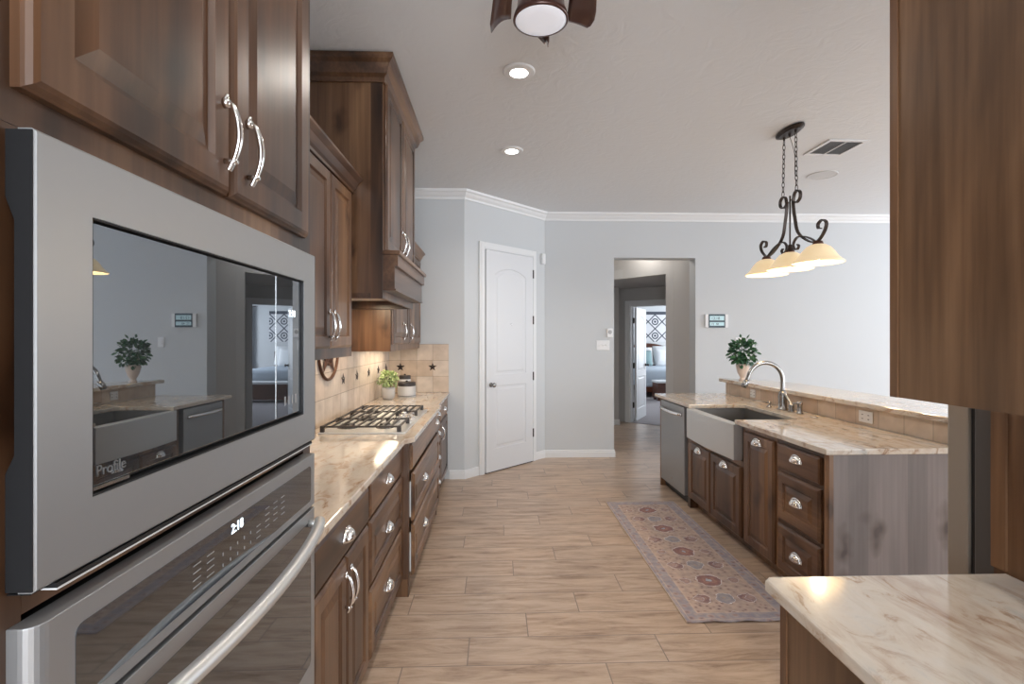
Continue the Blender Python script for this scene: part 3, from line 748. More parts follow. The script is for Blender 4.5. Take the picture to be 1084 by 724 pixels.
# bump-out under cooktop
t = base(2.902, 1.378, -.505, 'dark wooden drawer cabinet bumped out below the gas cooktop', toe=.10)
bx('pilaster', wood_v, t, -.002, .034, -.006, -.0005, 0, BT - .001); bx('pilaster', wood_v, t, 1.335, 1.376, -.006, -.0005, 0, BT - .001)
bx('pilaster_foot', wood_v, t, -.002, .034, 0, .068, 0, .0995)
add_front(t, 'drawer', .042, 1.325, .715, .862, -.002, ('cup', 1.20, .80), slabbed=True)
for z0_, z1_, zc in ((.420, .695, .56), (.105, .400, .26)):
    d = add_front(t, 'drawer', .042, 1.325, z0_, z1_, -.012, ('cup', .46, zc))
    bm = B(); box(bm, .046, .058, -.0118, -.0005, z0_ + .02, z1_ - .05); obj('drawer_side', bm, bracket_m, d, label='white drawer side showing at the edge')
t = base(4.282, .318, -.525, 'narrow stack of four drawers just beyond the cooktop bump-out')
for i, (z0_, z1_) in enumerate(((.745, .862), (.54, .73), (.33, .525), (.105, .315))): add_front(t, 'drawer', .02, .30, z0_, z1_, 0, ('cup', .16, (z0_ + z1_) / 2 + .01, .9), slabbed=(i == 0))
t = base(4.602, .724, -.525, 'last dark base cabinet at the far wall end, one drawer over a door')
add_front(t, 'drawer', .015, .70, .715, .862, 0, ('cup', .36, .79, .9), slabbed=True)
add_front(t, 'door', .015, .70, .105, .695, 0, ('pull', .10, .60, .9))
# countertop left: polygon with bump
poly = [(WL + .001, 1.458), (-.508, 1.458), (-.508, 2.84), (-.463, 2.90), (-.463, 4.27), (-.488, 4.32), (-.488, 5.328), (WL + .001, 5.328)]
bm = B(); prism(bm, poly, .884, .914, bev=.006)
# cut for the cooktop is not visible under its steel deck
tag(obj('countertop', bm, granite), 'long cream and brown granite countertop under the cooktop along the left wall', 'countertop')
# backsplash (tile) left + end
bm = B(); box(bm, WL + .001, WL + .011, 1.458, 5.318, .915, 1.42); box(bm, WL + .001, WL + .011, 2.85, 3.86, 1.42, 1.72)
struct('wall_backsplash_left', bm, tile_left)
bm = B(); box(bm, WL + .011, -.497, 5.319, 5.329, .915, 1.42); struct('wall_backsplash_end', bm, tile_end)
def star_mesh(bm, r, d):
    # local: lies in xz plane, front -y, with ridge
    c = bm.verts.new((0, -d, 0)); o = []; b = []
    for k in range(10):
        a = PI / 2 + k * PI / 5; rr = r if k % 2 == 0 else r * .40
        o.append(bm.verts.new((rr * math.cos(a), 0, rr * math.sin(a))))
    for k in range(10): bm.faces.new((c, o[k], o[(k + 1) % 10]))
    bm.faces.new(o[::-1]); bmesh.ops.recalc_face_normals(bm, faces=bm.faces)
bm = B(); star_mesh(bm, .048, .012); s0 = obj('metal_star', bm, bronze)
def place_star(x, y, rz, label, first=[True]):
    if first[0]: o = s0; first[0] = False
    else: o = s0.copy(); COL.objects.link(o)
    o.location = (x, y, 1.18); o.rotation_euler = (0, 0, rz); tag(o, label, 'star', 'dark metal stars on the backsplash')
place_star(-1.0, 5.3185, 0, 'dark metal star on the end backsplash, left one, above the canisters')
place_star(-.665, 5.3185, 0, 'dark metal star on the end backsplash, right one, nearest the grey wall')
for i, (y, w) in enumerate(((3.73, 'just right of the round rusty wall ring'), (4.095, 'second beyond the round wall ring'), (4.47, 'third, midway along the left wall'), (4.83, 'fourth, just behind the potted greenery top'), (5.17, 'last before the tiled corner'))):
    place_star(WL + .0115, y, R90, 'dark metal star on the left tile wall, ' + w)
# round metal ornament
t = thing('wall_ornament', 'round rusty metal star-in-ring ornament hanging on the tile beside the upper cabinet', 'ornament', (WL + .020, 3.39, 1.40), R90)
bm = B(); tube(bm, [(.195 * math.cos(a * PI / 24), 0, .195 * math.sin(a * PI / 24)) for a in range(49)], .010, 8, cap=False); tube(bm, [(.095 * math.cos(a * PI / 16), 0, .095 * math.sin(a * PI / 16)) for a in range(33)], .007, 8, cap=False); obj('ring', bm, rust, t, smooth=True)
bm = B(); star_mesh(bm, .19, .02); obj('star', bm, rust, t)
# wall plate / outlets on left
# ---- upper cabinets left
UB = 1.43
CPW = [(0, -.085), (.014, -.085), (.014, -.070), (.024, -.060), (.040, -.030), (.055, -.018), (.062, -.012), (.062, 0), (0, 0)]
def upper(y0_, w, label, doors, z1=2.30, ct=2.365, ends=(0, 0), group='upper cabinets beside the hood'):
    t = thing('upper_cabinet', label, 'cabinet', (-.80, y0_, 1.38), R90, group)
    bm = B(); box(bm, 0, w, 0, .328, .0, z1 - 1.38); obj('carcass', bm, wood_v, t)
    for a, b, px in doors: add_front(t, 'door', a, b, .05, z1 - 1.38 - .03, 0, ('pull', px, .16, .95))
    pts = [(0, 0), (w, 0)] if not ends[1] else [(0, 0), (w, 0), (w, .328)]
    bm = B(); crown_run(bm, pts, ct - 1.38, CPW); box(bm, 0, w, 0, .3, z1 - 1.38, ct - 1.39); obj('crown', bm, wood_h, t)
    return t
upper(1.470, 1.352, 'dark upper cabinet between the oven tower and the range hood', [(.08, .51, .46), (.52, .942, .912), (.952, 1.298, .985)])
upper(3.864, 1.44, 'dark upper cabinet beyond the range hood, near the pantry wall', [(.02, .70, .40), (.71, 1.40, .76)], ends=(0, 0))
# ---- hood cabinet
HY0, HY1, HX = 2.83, 3.86, -.63
t = thing('range_hood', 'tall dark wooden range hood cabinet with crown and mantle shelf above the cooktop', 'range hood', (HX, HY0, 1.70), R90)
w = HY1 - HY0; dp_ = abs(WL - HX) - .002
bm = B(); box(bm, 0, w, 0, .02, 0, 1.26); box(bm, 0, .02, .02, dp_, 0, 1.26); box(bm, w - .02, w, .02, dp_, 0, 1.26); box(bm, .02, w - .02, .02, dp_, .06, .09)
obj('carcass', bm, wood_v, t)
bx('side_stile', wood_v, t, -.006, -.0005, 0, .065, 0.002, 1.199); bx('side_rail', wood_h, t, -.006, -.0005, .0655, dp_, .002, .03)
add_front(t, 'door', .03, .505, .275, 1.22, 0, ('pull', .46, .40, .95))
add_front(t, 'door', .512, w - .03, .275, 1.22, 0, ('pull', .57, .40, .95))
bm = B(); crown_run(bm, [(0, dp_), (0, 0), (w, 0), (w, dp_)], 1.335, [(0, -.135), (.012, -.135), (.014, -.11), (.030, -.095), (.048, -.045), (.064, -.030), (.070, -.02), (.070, 0), (0, 0)])
box(bm, 0, w, 0, dp_, 1.26, 1.33); obj('crown', bm, wood_h, t)
bm = B()
box(bm, .0, w, -.066, 0, .055, .18); box(bm, .0, w, -.084, 0, .18, .245); box(bm, -.008, w + .008, -.098, 0, .245, .268, bev=.004)
box(bm, 0, w, -.072, 0, .045, .055)
obj('mantle', bm, wood_h, t)
bm = B(); box(bm, .25, .78, .12, .42, .045, .06); obj('vent_insert', bm, steel_br, t)
hl = area('hood_lamp', (-.90, 3.40, 1.735), (0, 0, 0), .35, .10, 5.0, (1, .80, .56)); hl.data.size = .12; hl.data.size_y = .5

ul = area('under_cabinet_lamp', (-.99, 4.62, 1.372), (0, 0, 0), .05, .8, 2.6, (1, .84, .62))
ul2 = area('under_cabinet_lamp', (-1.0, 2.1, 1.372), (0, 0, 0), .05, .9, 1.2, (1, .9, .76))
# ---- cooktop
t = thing('gas_cooktop', 'stainless gas cooktop with black cast iron grates set in the left countertop', 'cooktop', (-.79, 3.475, .914))
bm = B(); box(bm, -.255, .255, -.485, .485, .0, .010, bev=.004); obj('deck', bm, plain('cooktop_steel', (.74, .73, .71), .38, .55), t)
def grate(x0, x1, y0_, y1_):
    bm = B(); z = .046; r = .0048
    def bar(a, b, zz=z): 
        a = Vector(a); b = Vector(b)
        if abs(a.x - b.x) > abs(a.y - b.y): box(bm, min(a.x, b.x), max(a.x, b.x), a.y - r, a.y + r, zz - .010, zz)
        else: box(bm, a.x - r, a.x + r, min(a.y, b.y), max(a.y, b.y), zz - .010, zz)
    for yy in (y0_, y1_): bar((x0, yy), (x1, yy))
    for xx in (x0, x1): bar((xx, y0_), (xx, y1_))
    n = max(4, int(round((x1 - x0) / .050)))
    for i in range(1, n): xx = x0 + (x1 - x0) * i / n; bar((xx, y0_), (xx, y1_))
    for xx in (x0, x1):
        for yy in (y0_, y1_): box(bm, xx - .011, xx + .011, yy - .011, yy + .011, .010, z)
    return bm
for a in ((-.235, .215, -.460, -.165), (-.235, .085, -.155, .155), (-.235, .215, .165, .460)): obj('grate', grate(*a), iron, t)
for bx_, by_, rr in ((-.13, -.31, .045), (.10, -.31, .038), (-.08, 0, .058), (-.13, .31, .045), (.10, .31, .038)):
    bm = B(); lathe(bm, [(rr + .018, .010), (rr + .016, .014), (rr, .016), (rr, .024), (rr * .85, .030)], 20); o = obj('burner', bm, br_nickel, t, smooth=False, loc=(bx_, by_, 0))
    bm = B(); lathe(bm, [(rr * .8, .0301), (rr * .8, .035), (rr * .6, .037)], 20); obj('burner_cap', bm, iron, o)
for kx, ky in ((.135, -.13), (.20, -.07), (.145, 0), (.20, .07), (.135, .13)):
    bm = B(); lathe(bm, [(.026, .010), (.026, .014), (.019, .017), (.021, .040), (.017, .044)], 18); box(bm, -.004, .004, -.019, .019, .040, .050); obj('knob', bm, nickel, t, smooth=False, loc=(kx, ky, 0))

# ---- foliage helper
def foliage(n, rad, lsize, center, up=.3, seed=1, sq=(1, 1, 1), curl=.25):
    rnd = random.Random(seed); bm = B(); c = Vector(center)
    for i in range(n):
        d = Vector((rnd.gauss(0, 1), rnd.gauss(0, 1), rnd.gauss(0, 1) + up)).normalized()
        p = c + Vector((d.x * rad * sq[0], d.y * rad * sq[1], d.z * rad * sq[2])) * rnd.uniform(.45, 1.0)
        t_ = (d + Vector((rnd.uniform(-.7, .7), rnd.uniform(-.7, .7), rnd.uniform(-.6, .5)))).normalized()
        s_ = t_.cross(Vector((rnd.uniform(-1, 1), rnd.uniform(-1, 1), 1))).normalized(); nn = s_.cross(t_)
        L = lsize * rnd.uniform(.7, 1.25); Wd = L * .33
        pr = [(0, 0), (.25, .75), (.55, 1), (.85, .5), (1, 0)]
        mid = [bm.verts.new(p + t_ * (L * a) + nn * (-curl * L * a * a)) for a, _ in pr]
        l1 = [bm.verts.new(p + t_ * (L * a) + s_ * Wd * b + nn * (-curl * L * a * a + .12 * Wd)) for a, b in pr[1:-1]]
        l2 = [bm.verts.new(p + t_ * (L * a) - s_ * Wd * b + nn * (-curl * L * a * a + .12 * Wd)) for a, b in pr[1:-1]]
        for ll in (l1, l2):
            bm.faces.new((mid[0], mid[1], ll[0])); bm.faces.new((mid[1], mid[2], ll[1], ll[0])); bm.faces.new((mid[2], mid[3], ll[2], ll[1])); bm.faces.new((mid[3], mid[4], ll[2]))
    return bm
def stems(n, base_, top_c, rad, r=.0025, seed=3):
    rnd = random.Random(seed); bm = B()
    for i in range(n):
        e = Vector(top_c) + Vector((rnd.uniform(-1, 1), rnd.uniform(-1, 1), rnd.uniform(-.5, .8))) * rad
        b0 = Vector(base_) + Vector((rnd.uniform(-1, 1), rnd.uniform(-1, 1), 0)) * .02
        tube(bm, smooth_path([b0, (b0 + e) / 2 + Vector((rnd.uniform(-.02, .02), rnd.uniform(-.02, .02), .02)), e], 4), r, 5)
    return bm
t = thing('potted_plant', 'small round grey pot of pale green leafy greenery on the left counter', 'plant', (-1.0, 4.72, .9145))
bm = B(); lathe(bm, [(.040, 0), (.055, .015), (.063, .045), (.064, .085), (.060, .112), (.054, .112), (.053, .095), (.01, .094)], 28); obj('pot', bm, pot_m, t, smooth=True)
obj('foliage', foliage(380, .088, .030, (0, 0, .185), .4, 11, (1, 1, .85)), leaf_light, t)
obj('stems', stems(14, (0, 0, .10), (0, 0, .18), .06, seed=5), stem_m, t)
def canister(x, y, r, h, label, z=.9145):
    t = thing('canister', label, 'canister', (x, y, z), 0, 'lidded canisters on the left counter')
    bm = B(); lathe(bm, [(r * .96, 0), (r, .006), (r, h - .008), (r * .97, h)], 28); obj('body', bm, ceramic, t, smooth=False)
    bm = B(); lathe(bm, [(r * .99, .010), (r * 1.005, .011), (r * 1.005, .016), (r * .99, .017)], 28); obj('band', bm, lid_m, t)
    bm = B(); lathe(bm, [(r * .95, h), (r * .97, h + .004), (r * .97, h + .032), (r * .9, h + .038)], 28); lathe(bm, [(.008, h + .038), (.012, h + .048), (.006, h + .054)], 12); obj('lid', bm, lid_m, t)
canister(-.865, 4.925, .088, .105, 'wide white stoneware canister with dark lid beside the small potted greenery')
canister(-.93, 5.19, .060, .150, 'taller narrow canister with dark lid behind the wide one')

# ------------------------------------------------------------------ island (rotated frame)
IA = math.radians(.8); IO = Vector((1.70, 2.507, 0))
def il(x, y, z=0): return (IO.x + x * math.cos(IA) - y * math.sin(IA), IO.y + x * math.sin(IA) + y * math.cos(IA), z)
RI = -PI / 2 + IA
def ibase(y1, w, label, name='island_cabinet', h=BT - .001, toe=.09, d=.60, carc=True):
    """cabinet whose far end is at local y1; its own x runs towards the camera"""
    t = thing(name, label, 'cabinet', il(.02, y1), RI, 'island cabinets')
    if carc: carcass(t, w - .002, d, 0, h, toe)
    return t
# drawers unit y .03..0.50
t = ibase(.50, .445, 'dark wooden island cabinet of three stacked drawers at the near end')
add_front(t, 'drawer', .015, .405, .705, .848, 0, ('cup', .21, .79, 1.05), slabbed=True)
add_front(t, 'drawer', .015, .405, .395, .680, 0, ('cup', .21, .545, 1.05))
add_front(t, 'drawer', .015, .405, .095, .372, 0, ('cup', .21, .235, 1.05))
t = ibase(.90, .398, 'narrow tall-door pull-out island cabinet between sink and drawers')
add_front(t, 'door', .015, .375, .095, .848, 0, ('cup', .19, .80, 1.05))
# sink base: carcass lowered for apron
t = ibase(1.89, .988, 'dark wooden sink base cabinet with two doors under the steel apron', h=.625)
bm = B(); box(bm, 0, .10, 0, .60, .626, BT - .001); box(bm, .965, .986, 0, .60, .626, BT - .001); box(bm, .10, .965, .58, .60, .626, BT - .001); obj('side_filler', bm, wood_v, t)
add_front(t, 'door', .055, .475, .095, .585, 0, ('cup', .265, .545, 1.05))
add_front(t, 'door', .485, .955, .095, .585, 0, ('cup', .72, .545, 1.05))
bm = B(); box(bm, .0, .05, -.0, .07, 0, .09); obj('foot', bm, wood_v, t)
# end panel far + near
t = thing('end_panel', 'thin dark wooden panel at the far end of the island beside the dishwasher', 'panel', il(.0, 2.535))
t.rotation_euler = (0, 0, IA); bx('board', wood_v, t, .0, .62, 0, .022, 0, BT - .001)
t = thing('island_end_panel', 'knotty plank end panel of the island facing the camera, greyish window sheen in its colour', 'panel', il(0, .018)); t.rotation_euler = (0, 0, IA)
bm = B(); box(bm, .025, 1.0, .0, .034, 0, BT - .001); obj('plank_panel', bm, wood_end_sheen, t)
bm = B(); box(bm, .0, .023, -.004, .034, 0, BT - .001); obj('corner_stile', bm, wood_v, t)
# dishwasher
t = thing('dishwasher', 'slate steel dishwasher with bar handle at the far end of the island', 'dishwasher', il(.02, 2.525), RI)
bm = B(); box(bm, .008, .612, .02, .58, .02, .874); obj('tub', bm, black, t)
bm = B(); box(bm, .01, .610, -.026, .019, .085, .868, bev=.003); d = obj('door', bm, slate, t)
hp = [(.05 + .51 * i / 16, -.030 - .035 * math.sin(PI * i / 16) ** .5, .795) for i in range(17)]
bm = B(); tube(bm, hp, .018, 10, flat=.9); obj('handle', bm, nickel, d, smooth=True)
bm = B(); box(bm, .01, .610, .03, .05, .004, .08); obj('toe_kick', bm, black, t)
bm = B(); lathe(bm, [(.009, 0), (.009, .001)], 16, mat=Mx); obj('badge', bm, nickel, d, loc=(.31, -.027, .16))
# farmhouse sink
t = thing('farmhouse_sink', 'stainless farmhouse sink with deep apron front set in the island', 'sink', il(-.045, 1.76), RI)
sw = .83; zt_ = .8825
bm = B()
# bowed apron front
pts = []
for i in range(13): u = i / 12; pts.append((sw * u, -.018 * math.sin(PI * u)))
poly_ = pts + [(sw, .060), (0, .060)]
prism(bm, poly_, .635, zt_, bev=.004)
obj('apron', bm, steel_br, t)
bm = B()
box(bm, 0.0, .02, .0605, .515, .66, zt_ - .001); box(bm, sw - .02, sw, .0605, .515, .66, zt_ - .001); box(bm, .02, sw - .02, .50, .515, .66, zt_ - .001); box(bm, .02, sw - .02, .0605, .50, .66, .668)
box(bm, sw * .55, sw * .55 + .018, .0605, .50, .668, zt_ - .06, bev=.004)
obj('basin', bm, plain('basin_steel', (.30, .29, .28), .35, .8), t)
# island countertop with sink cut-out, as polygon: U opening at front between y .935 and 1.755
cut0, cut1, cd = .945, 1.745, .44
poly = [(-.025, .0), (.698, .0), (.698, 2.64), (.17, 2.64), (-.03, 2.635), (-.03, cut1), (cd - .03, cut1), (cd, cut1 - .03), (cd, cut0 + .03), (cd - .03, cut0), (-.03, cut0)]
bm = B(); prism(bm, poly, .884, .914, bev=.005)
ic = obj('island_countertop', bm, granite, loc=tuple(IO), rz=IA); tag(ic, 'cream granite countertop of the island around the farmhouse sink', 'countertop')
# raised bar
bm = B(); box(bm, .700, .712, .0, 2.60, .9145, 1.030); bt = obj('tile_strip', bm, tile_bar)
t = thing('raised_bar', 'raised bar wall behind the sink, faced with tan stone tiles', 'bar', tuple(IO)); t.rotation_euler = (0, 0, IA)
bt.parent = t
bm = B(); box(bm, .7125, .85, .053, 2.60, 0, 1.030); obj('bar_wall', bm, wall_m, t)
bm = B(); prism(bm, [(.665, .03), (.665, 2.68), (.72, 2.70), (.80, 2.62), (1.10, 2.16), (1.13, 2.05), (1.13, .62), (1.08, .36), (.99, .18), (.88, .06), (.83, .03)], 1.031, 1.064, bev=.006)
bo = obj('bar_top', bm, granite, loc=tuple(IO), rz=IA); tag(bo, 'raised cream granite bar top along the back of the island', 'bar top')
def outlet(y, w, label):
    t = thing('wall_outlet', label, 'outlet', il(.6985, y, .972), RI, 'outlets in the bar tile')
    bx('plate', white_pl, t, -w / 2, w / 2, -.006, -.0005, -.037, .037, bev=.002)
    for xx in (-.026, .026):
        bx('slot', black, t, xx - .007, xx + .007, -.0075, -.0061, -.016, -.012); bx('slot', black, t, xx - .006, xx + .006, -.0075, -.0061, .010, .014)
outlet(.665, .118, 'white outlet in the bar tile at the near end, right of the faucet')
outlet(2.06, .085, 'white outlet in the bar tile below the leafy vase, left of the faucet')
# faucet
fx, fy, _ = il(.55, 1.40)
t = thing('kitchen_faucet', 'brushed nickel high-arc faucet behind the sink', 'faucet', (2.255, 3.90, .914))
bm = B(); lathe(bm, [(.040, 0), (.040, .010), (.033, .016), (.031, .06), (.034, .11), (.030, .135), (.020, .15)], 20); obj('base', bm, br_nickel, t, smooth=True)
R_ = .138; arc = [(0, 0, .14), (0, 0, .20)]
for i in range(0, 15): a = PI * i / 14 * .93; arc.append((-R_ + R_ * math.cos(a), 0, .235 + R_ * math.sin(a)))
arc.append((arc[-1][0] - .012, 0, arc[-1][2] - .03))
bm = B(); tube(bm, smooth_path(arc, 3), .0165, 14); obj('spout', bm, br_nickel, t, smooth=True)
e = Vector(arc[-1]); bm = B(); tube(bm, [e, e + Vector((-.006, 0, -.012)), e + Vector((-.020, 0, -.035)), e + Vector((-.028, 0, -.055))], [.018, .023, .024, .020], 14); obj('spray_head', bm, br_nickel, t, smooth=True)
bm = B(); tube(bm, smooth_path([(0, -.02, .13), (.0, -.045, .118), (0, -.09, .085), (0, -.118, .055)], 5), [.009] * 15 + [.010], 8); lathe(bm, [(.024, 0), (.024, .01), (.018, .02), (.020, .05), (.014, .065)], 16, c=(0, -.118, 0)); obj('side_lever', bm, br_nickel, t, smooth=True)
t = thing('valve_handle', 'small nickel valve with thin lever left of the faucet base', 'tap', (2.235, 4.06, .9145))
bm = B(); lathe(bm, [(.022, 0), (.022, .006), (.012, .012), (.011, .03), (.018, .038), (.008, .05)], 16); obj('body', bm, br_nickel, t, smooth=True)
bm = B(); tube(bm, [(-.01, 0, .036), (-.055, .03, .048), (-.11, .05, .052)], [.005, .004, .003], 8); obj('lever', bm, br_nickel, t, smooth=True)
t = thing('sprayer', 'nickel side dispenser right of the faucet base', 'dispenser', (2.27, 3.70, .9145))
bm = B(); lathe(bm, [(.024, 0), (.024, .006), (.017, .012), (.017, .06), (.021, .075), (.018, .09), (.006, .095)], 18); obj('body', bm, br_nickel, t, smooth=True)
bm = B(); tube(bm, [(0, 0, .08), (-.05, .0, .078)], [.008, .006], 8); obj('nozzle', bm, br_nickel, t, smooth=True)
bm = B(); lathe(bm, [(.026, 0), (.026, .004), (.018, .007), (.004, .0075)], 20); o = obj('hole_cover', bm, steel, loc=(2.27, 3.53, .9145), smooth=True); tag(o, 'small round steel cap on the island counter right of the faucet', 'cap')
# vase with plant
vx, vy, _ = il(.775, 2.40)
t = thing('potted_plant', 'leafy dark green plant in blush vase on the raised bar', 'plant', (vx, vy, 1.0645))
bm = B(); lathe(bm, [(.036, 0), (.036, .006), (.024, .018), (.026, .032), (.046, .07), (.060, .12), (.064, .155), (.062, .165), (.056, .16), (.052, .13), (.01, .128)], 24); obj('vase', bm, vase_m, t, smooth=True)
obj('foliage', foliage(300, .122, .050, (.0, 0, .265), .25, 4, (1, 1, 1.1), .2), leaf_dark, t)
obj('stems', stems(12, (0, 0, .13), (0, 0, .27), .11, seed=8), stem_m, t)
bm = foliage(14, .15, .045, (.02, 0, .27), .9, 21, (1.2, 1, 1.1)); obj('leaf_spray', bm, leaf_dark, t)
# rug
bm = B(); nx, ny = 24, 60; G = []
for j in range(ny + 1):
    row = []
    for i in range(nx + 1):
        x = -.305 + .61 * i / nx; y = -.965 + 1.93 * j / ny
        z = .006 + (.004 * (math.sin(x * 34 + 1) + 1) * max(0, 1 - j / 3) if j < 3 else 0)
        row.append((x, y, z))
    G.append(row)
top = [[bm.verts.new(p) for p in r] for r in G]; bot = [[bm.verts.new((p[0], p[1], p[2] - .004)) for p in r] for r in G]
for j in range(ny):
    for i in range(nx):
        bm.faces.new((top[j][i], top[j][i + 1], top[j + 1][i + 1], top[j + 1][i])); bm.faces.new((bot[j][i], bot[j + 1][i], bot[j + 1][i + 1], bot[j][i + 1]))
for i in range(nx):
    bm.faces.new((bot[0][i], bot[0][i + 1], top[0][i + 1], top[0][i])); bm.faces.new((top[ny][i], top[ny][i + 1], bot[ny][i + 1], bot[ny][i]))
for j in range(ny):
    bm.faces.new((top[j][0], top[j + 1][0], bot[j + 1][0], bot[j][0])); bm.faces.new((bot[j][nx], bot[j + 1][nx], top[j + 1][nx], top[j][nx]))
o = obj('runner_rug', bm, rug_m, loc=(1.296, 3.549, .0), smooth=False); tag(o, 'faded pink and grey patterned runner rug on the floor beside the island', 'rug')
rb = B()
for (a, b, c, d) in ((-.308, -.3045, -.965, .965), (.3045, .308, -.965, .965)): box(rb, a, b, c, d, .001, .0075)
box(rb, -.308, .308, .9645, .968, .001, .0075)
obj('rug_binding', rb, plain('rug_binding', (.62, .50, .40), .9), o, label='pale edge binding')

# ------------------------------------------------------------------ foreground right
t = thing('peninsula_cabinet', 'brown wooden base cabinet under the foreground countertop at lower right', 'cabinet', (.66, -.6, 0))
bm = B(); box(bm, 0, .555, 0, 1.745, .10, BT - .001); box(bm, .06, .555, 0, 1.70, 0, .10); obj('carcass', bm, wood_smooth, t)
bm = B(); box(bm, -.004, 0, 1.722, 1.745, .10, BT - .001); obj('corner_stile', bm, wood_v, t)
bm = B(); prism(bm, [(.628, -.6), (1.222, -.6), (1.222, 1.172), (.642, 1.172), (.628, 1.158)], .884, .914, bev=.007)
tag(obj('foreground_countertop', bm, granite), 'cream and rust veined granite countertop in the lower right foreground', 'countertop')
t = thing('upper_cabinet', 'plain brown wooden side of the upper cabinet filling the right edge', 'cabinet', (.92, -.6, 1.341))
bm = B(); box(bm, .0, .31, 0, 1.722, .0, 1.60); obj('side_panel', bm, wood_smooth, t)
bm = B(); box(bm, -.0035, 0, 1.724, 1.746, 0, 1.60); box(bm, 0, .31, 1.724, 1.746, 0, 1.6); obj('face_stile', bm, wood_v, t)
# tall wood panel behind counter next to the fridge
t = thing('refrigerator_enclosure', 'tall wooden board between the foreground counter and the refrigerator', 'panel', (1.2235, -.6, 0))
bx('board', wood_v, t, 0.008, .024, 0, 1.81, 0, 2.94); bx('edge_stile', wood_v, t, .0, .0075, 1.775, 1.81, .915, 2.94)
# refrigerator
t = thing('refrigerator', 'dark refrigerator seen from its side behind the foreground counter', 'refrigerator', (1.255, .62, 0))
bx('body', fridge_side, t, .0, .90, 0, .665, .02, 1.78, bev=.004)
bx('gasket_gap_liner', black, t, .008, .892, .666, .681, .05, 1.77)
bm = B(); box(bm, .0, .448, .682, .745, .06, 1.78, bev=.006); obj('door', bm, fridge_door, t); bm = B(); box(bm, .452, .90, .682, .745, .06, 1.78, bev=.006); obj('door', bm, fridge_door, t)
bm = B()
for xx in (.41, .49): tube(bm, [(xx, .747, .7), (xx, .79, .75), (xx, .79, 1.4), (xx, .747, 1.45)], .011, 8)
obj('handle', bm, steel, t, smooth=True)
bm = B(); box(bm, 1.256, 2.2, -.6, .60, 0, CH); struct('wall_kitchen_right', bm, wall_m)

# ------------------------------------------------------------------ ceiling items
def can(x, y, label):
    t = thing('recessed_light', label, 'light', (x, y, CH), 0, 'recessed ceiling lights')
    bm = B(); lathe(bm, [(.058, -.012), (.088, -.010), (.094, -.004), (.094, -.0005), (.058, -.0005)], 32); obj('trim_ring', bm, trim_m, t, smooth=False)
    bm = B(); lathe(bm, [(.001, -.014), (.045, -.0135), (.0575, -.011), (.0575, -.001)], 32, cap=False); obj('lens', bm, can_em, t)
    l = bpy.data.lights.new('recessed_lamp', 'SPOT'); l.energy = 26; l.spot_size = math.radians(150); l.spot_blend = .6; l.shadow_soft_size = .05; l.color = (1, .93, .84)
    o = bpy.data.objects.new('recessed_lamp', l); COL.objects.link(o); o.parent = t; o.location = (0, 0, -.03)
can(.135, 2.948, 'round recessed ceiling light nearest below the fan')
can(.131, 4.183, 'round recessed ceiling light farther down the aisle')
can(.135, 1.15, 'added unseen recessed ceiling light above the cooking aisle, behind the fan')  # out of view, added to brighten the aisle
can(.135, -.60, 'added unseen recessed ceiling light over the near end of the kitchen')  # out of view, added for more light behind the camera
can(5.2, 2.2, 'added unseen recessed ceiling light over the living area')  # out of view, added as extra light for the living area
def added_hall_light(x, y, z, label):  # unseen lamp added because the hallway was too dark
    t = thing('added_ceiling_light', label, 'light', (x, y, z))
    bm = B(); lathe(bm, [(.001, -.07), (.06, -.062), (.11, -.04), (.13, -.012), (.13, -.0005)], 28, cap=False); obj('globe', bm, fan_lens, t, smooth=True)
    l = bpy.data.lights.new('added_hall_lamp', 'POINT'); l.energy = 6; l.color = (1, .95, .88); l.shadow_soft_size = .1
    o = bpy.data.objects.new('added_hall_lamp', l); COL.objects.link(o); o.parent = t; o.location = (0, 0, -.18)
added_hall_light(1.95, 6.85, 2.89, 'unseen domed ceiling light added to brighten the vestibule behind the opening')
# ceiling vent
t = thing('ceiling_vent', 'white rectangular ceiling air vent with louvres beside the pendant lamp', 'vent', (2.77, 4.035, CH), math.radians(1))
bm = B(); box(bm, -.165, .165, -.165, -.135, -.010, -.0005, bev=.002); box(bm, -.165, .165, .135, .165, -.010, -.0005, bev=.002); box(bm, -.165, -.135, -.135, .135, -.010, -.0005, bev=.002); box(bm, .135, .165, -.135, .135, -.010, -.0005, bev=.002); box(bm, -.006, .006, -.135, .135, -.009, -.001)
obj('frame', bm, trim_m, t)
bx('duct_shade_sheet', plain('duct_shade', (.16, .16, .16), .8), t, -.135, .135, -.135, .135, -.0025, -.0008)  # flat dark sheet stands in for the shade inside the duct
bm = B()
for i in range(13):
    y = -.122 + i * .0203
    r = bmesh.ops.create_cube(bm, size=1)
    for v in r['verts']: v.co = Vector((v.co.x * .268, y + v.co.y * .0012 + v.co.z * .006, -.006 + v.co.z * .006))
obj('louvre', bm, plain('louvre_grey', (.42, .42, .42), .5), t)
bm = B(); lathe(bm, [(.001, -.005), (.118, -.005), (.120, -.007), (.128, -.007), (.134, -.0005)], 40, cap=False); o = obj('ceiling_speaker', bm, plain('speaker_white', (.62, .62, .62), .7), loc=(3.115, 4.72, CH)); tag(o, 'flat round white speaker in the ceiling right of the pendant', 'speaker')
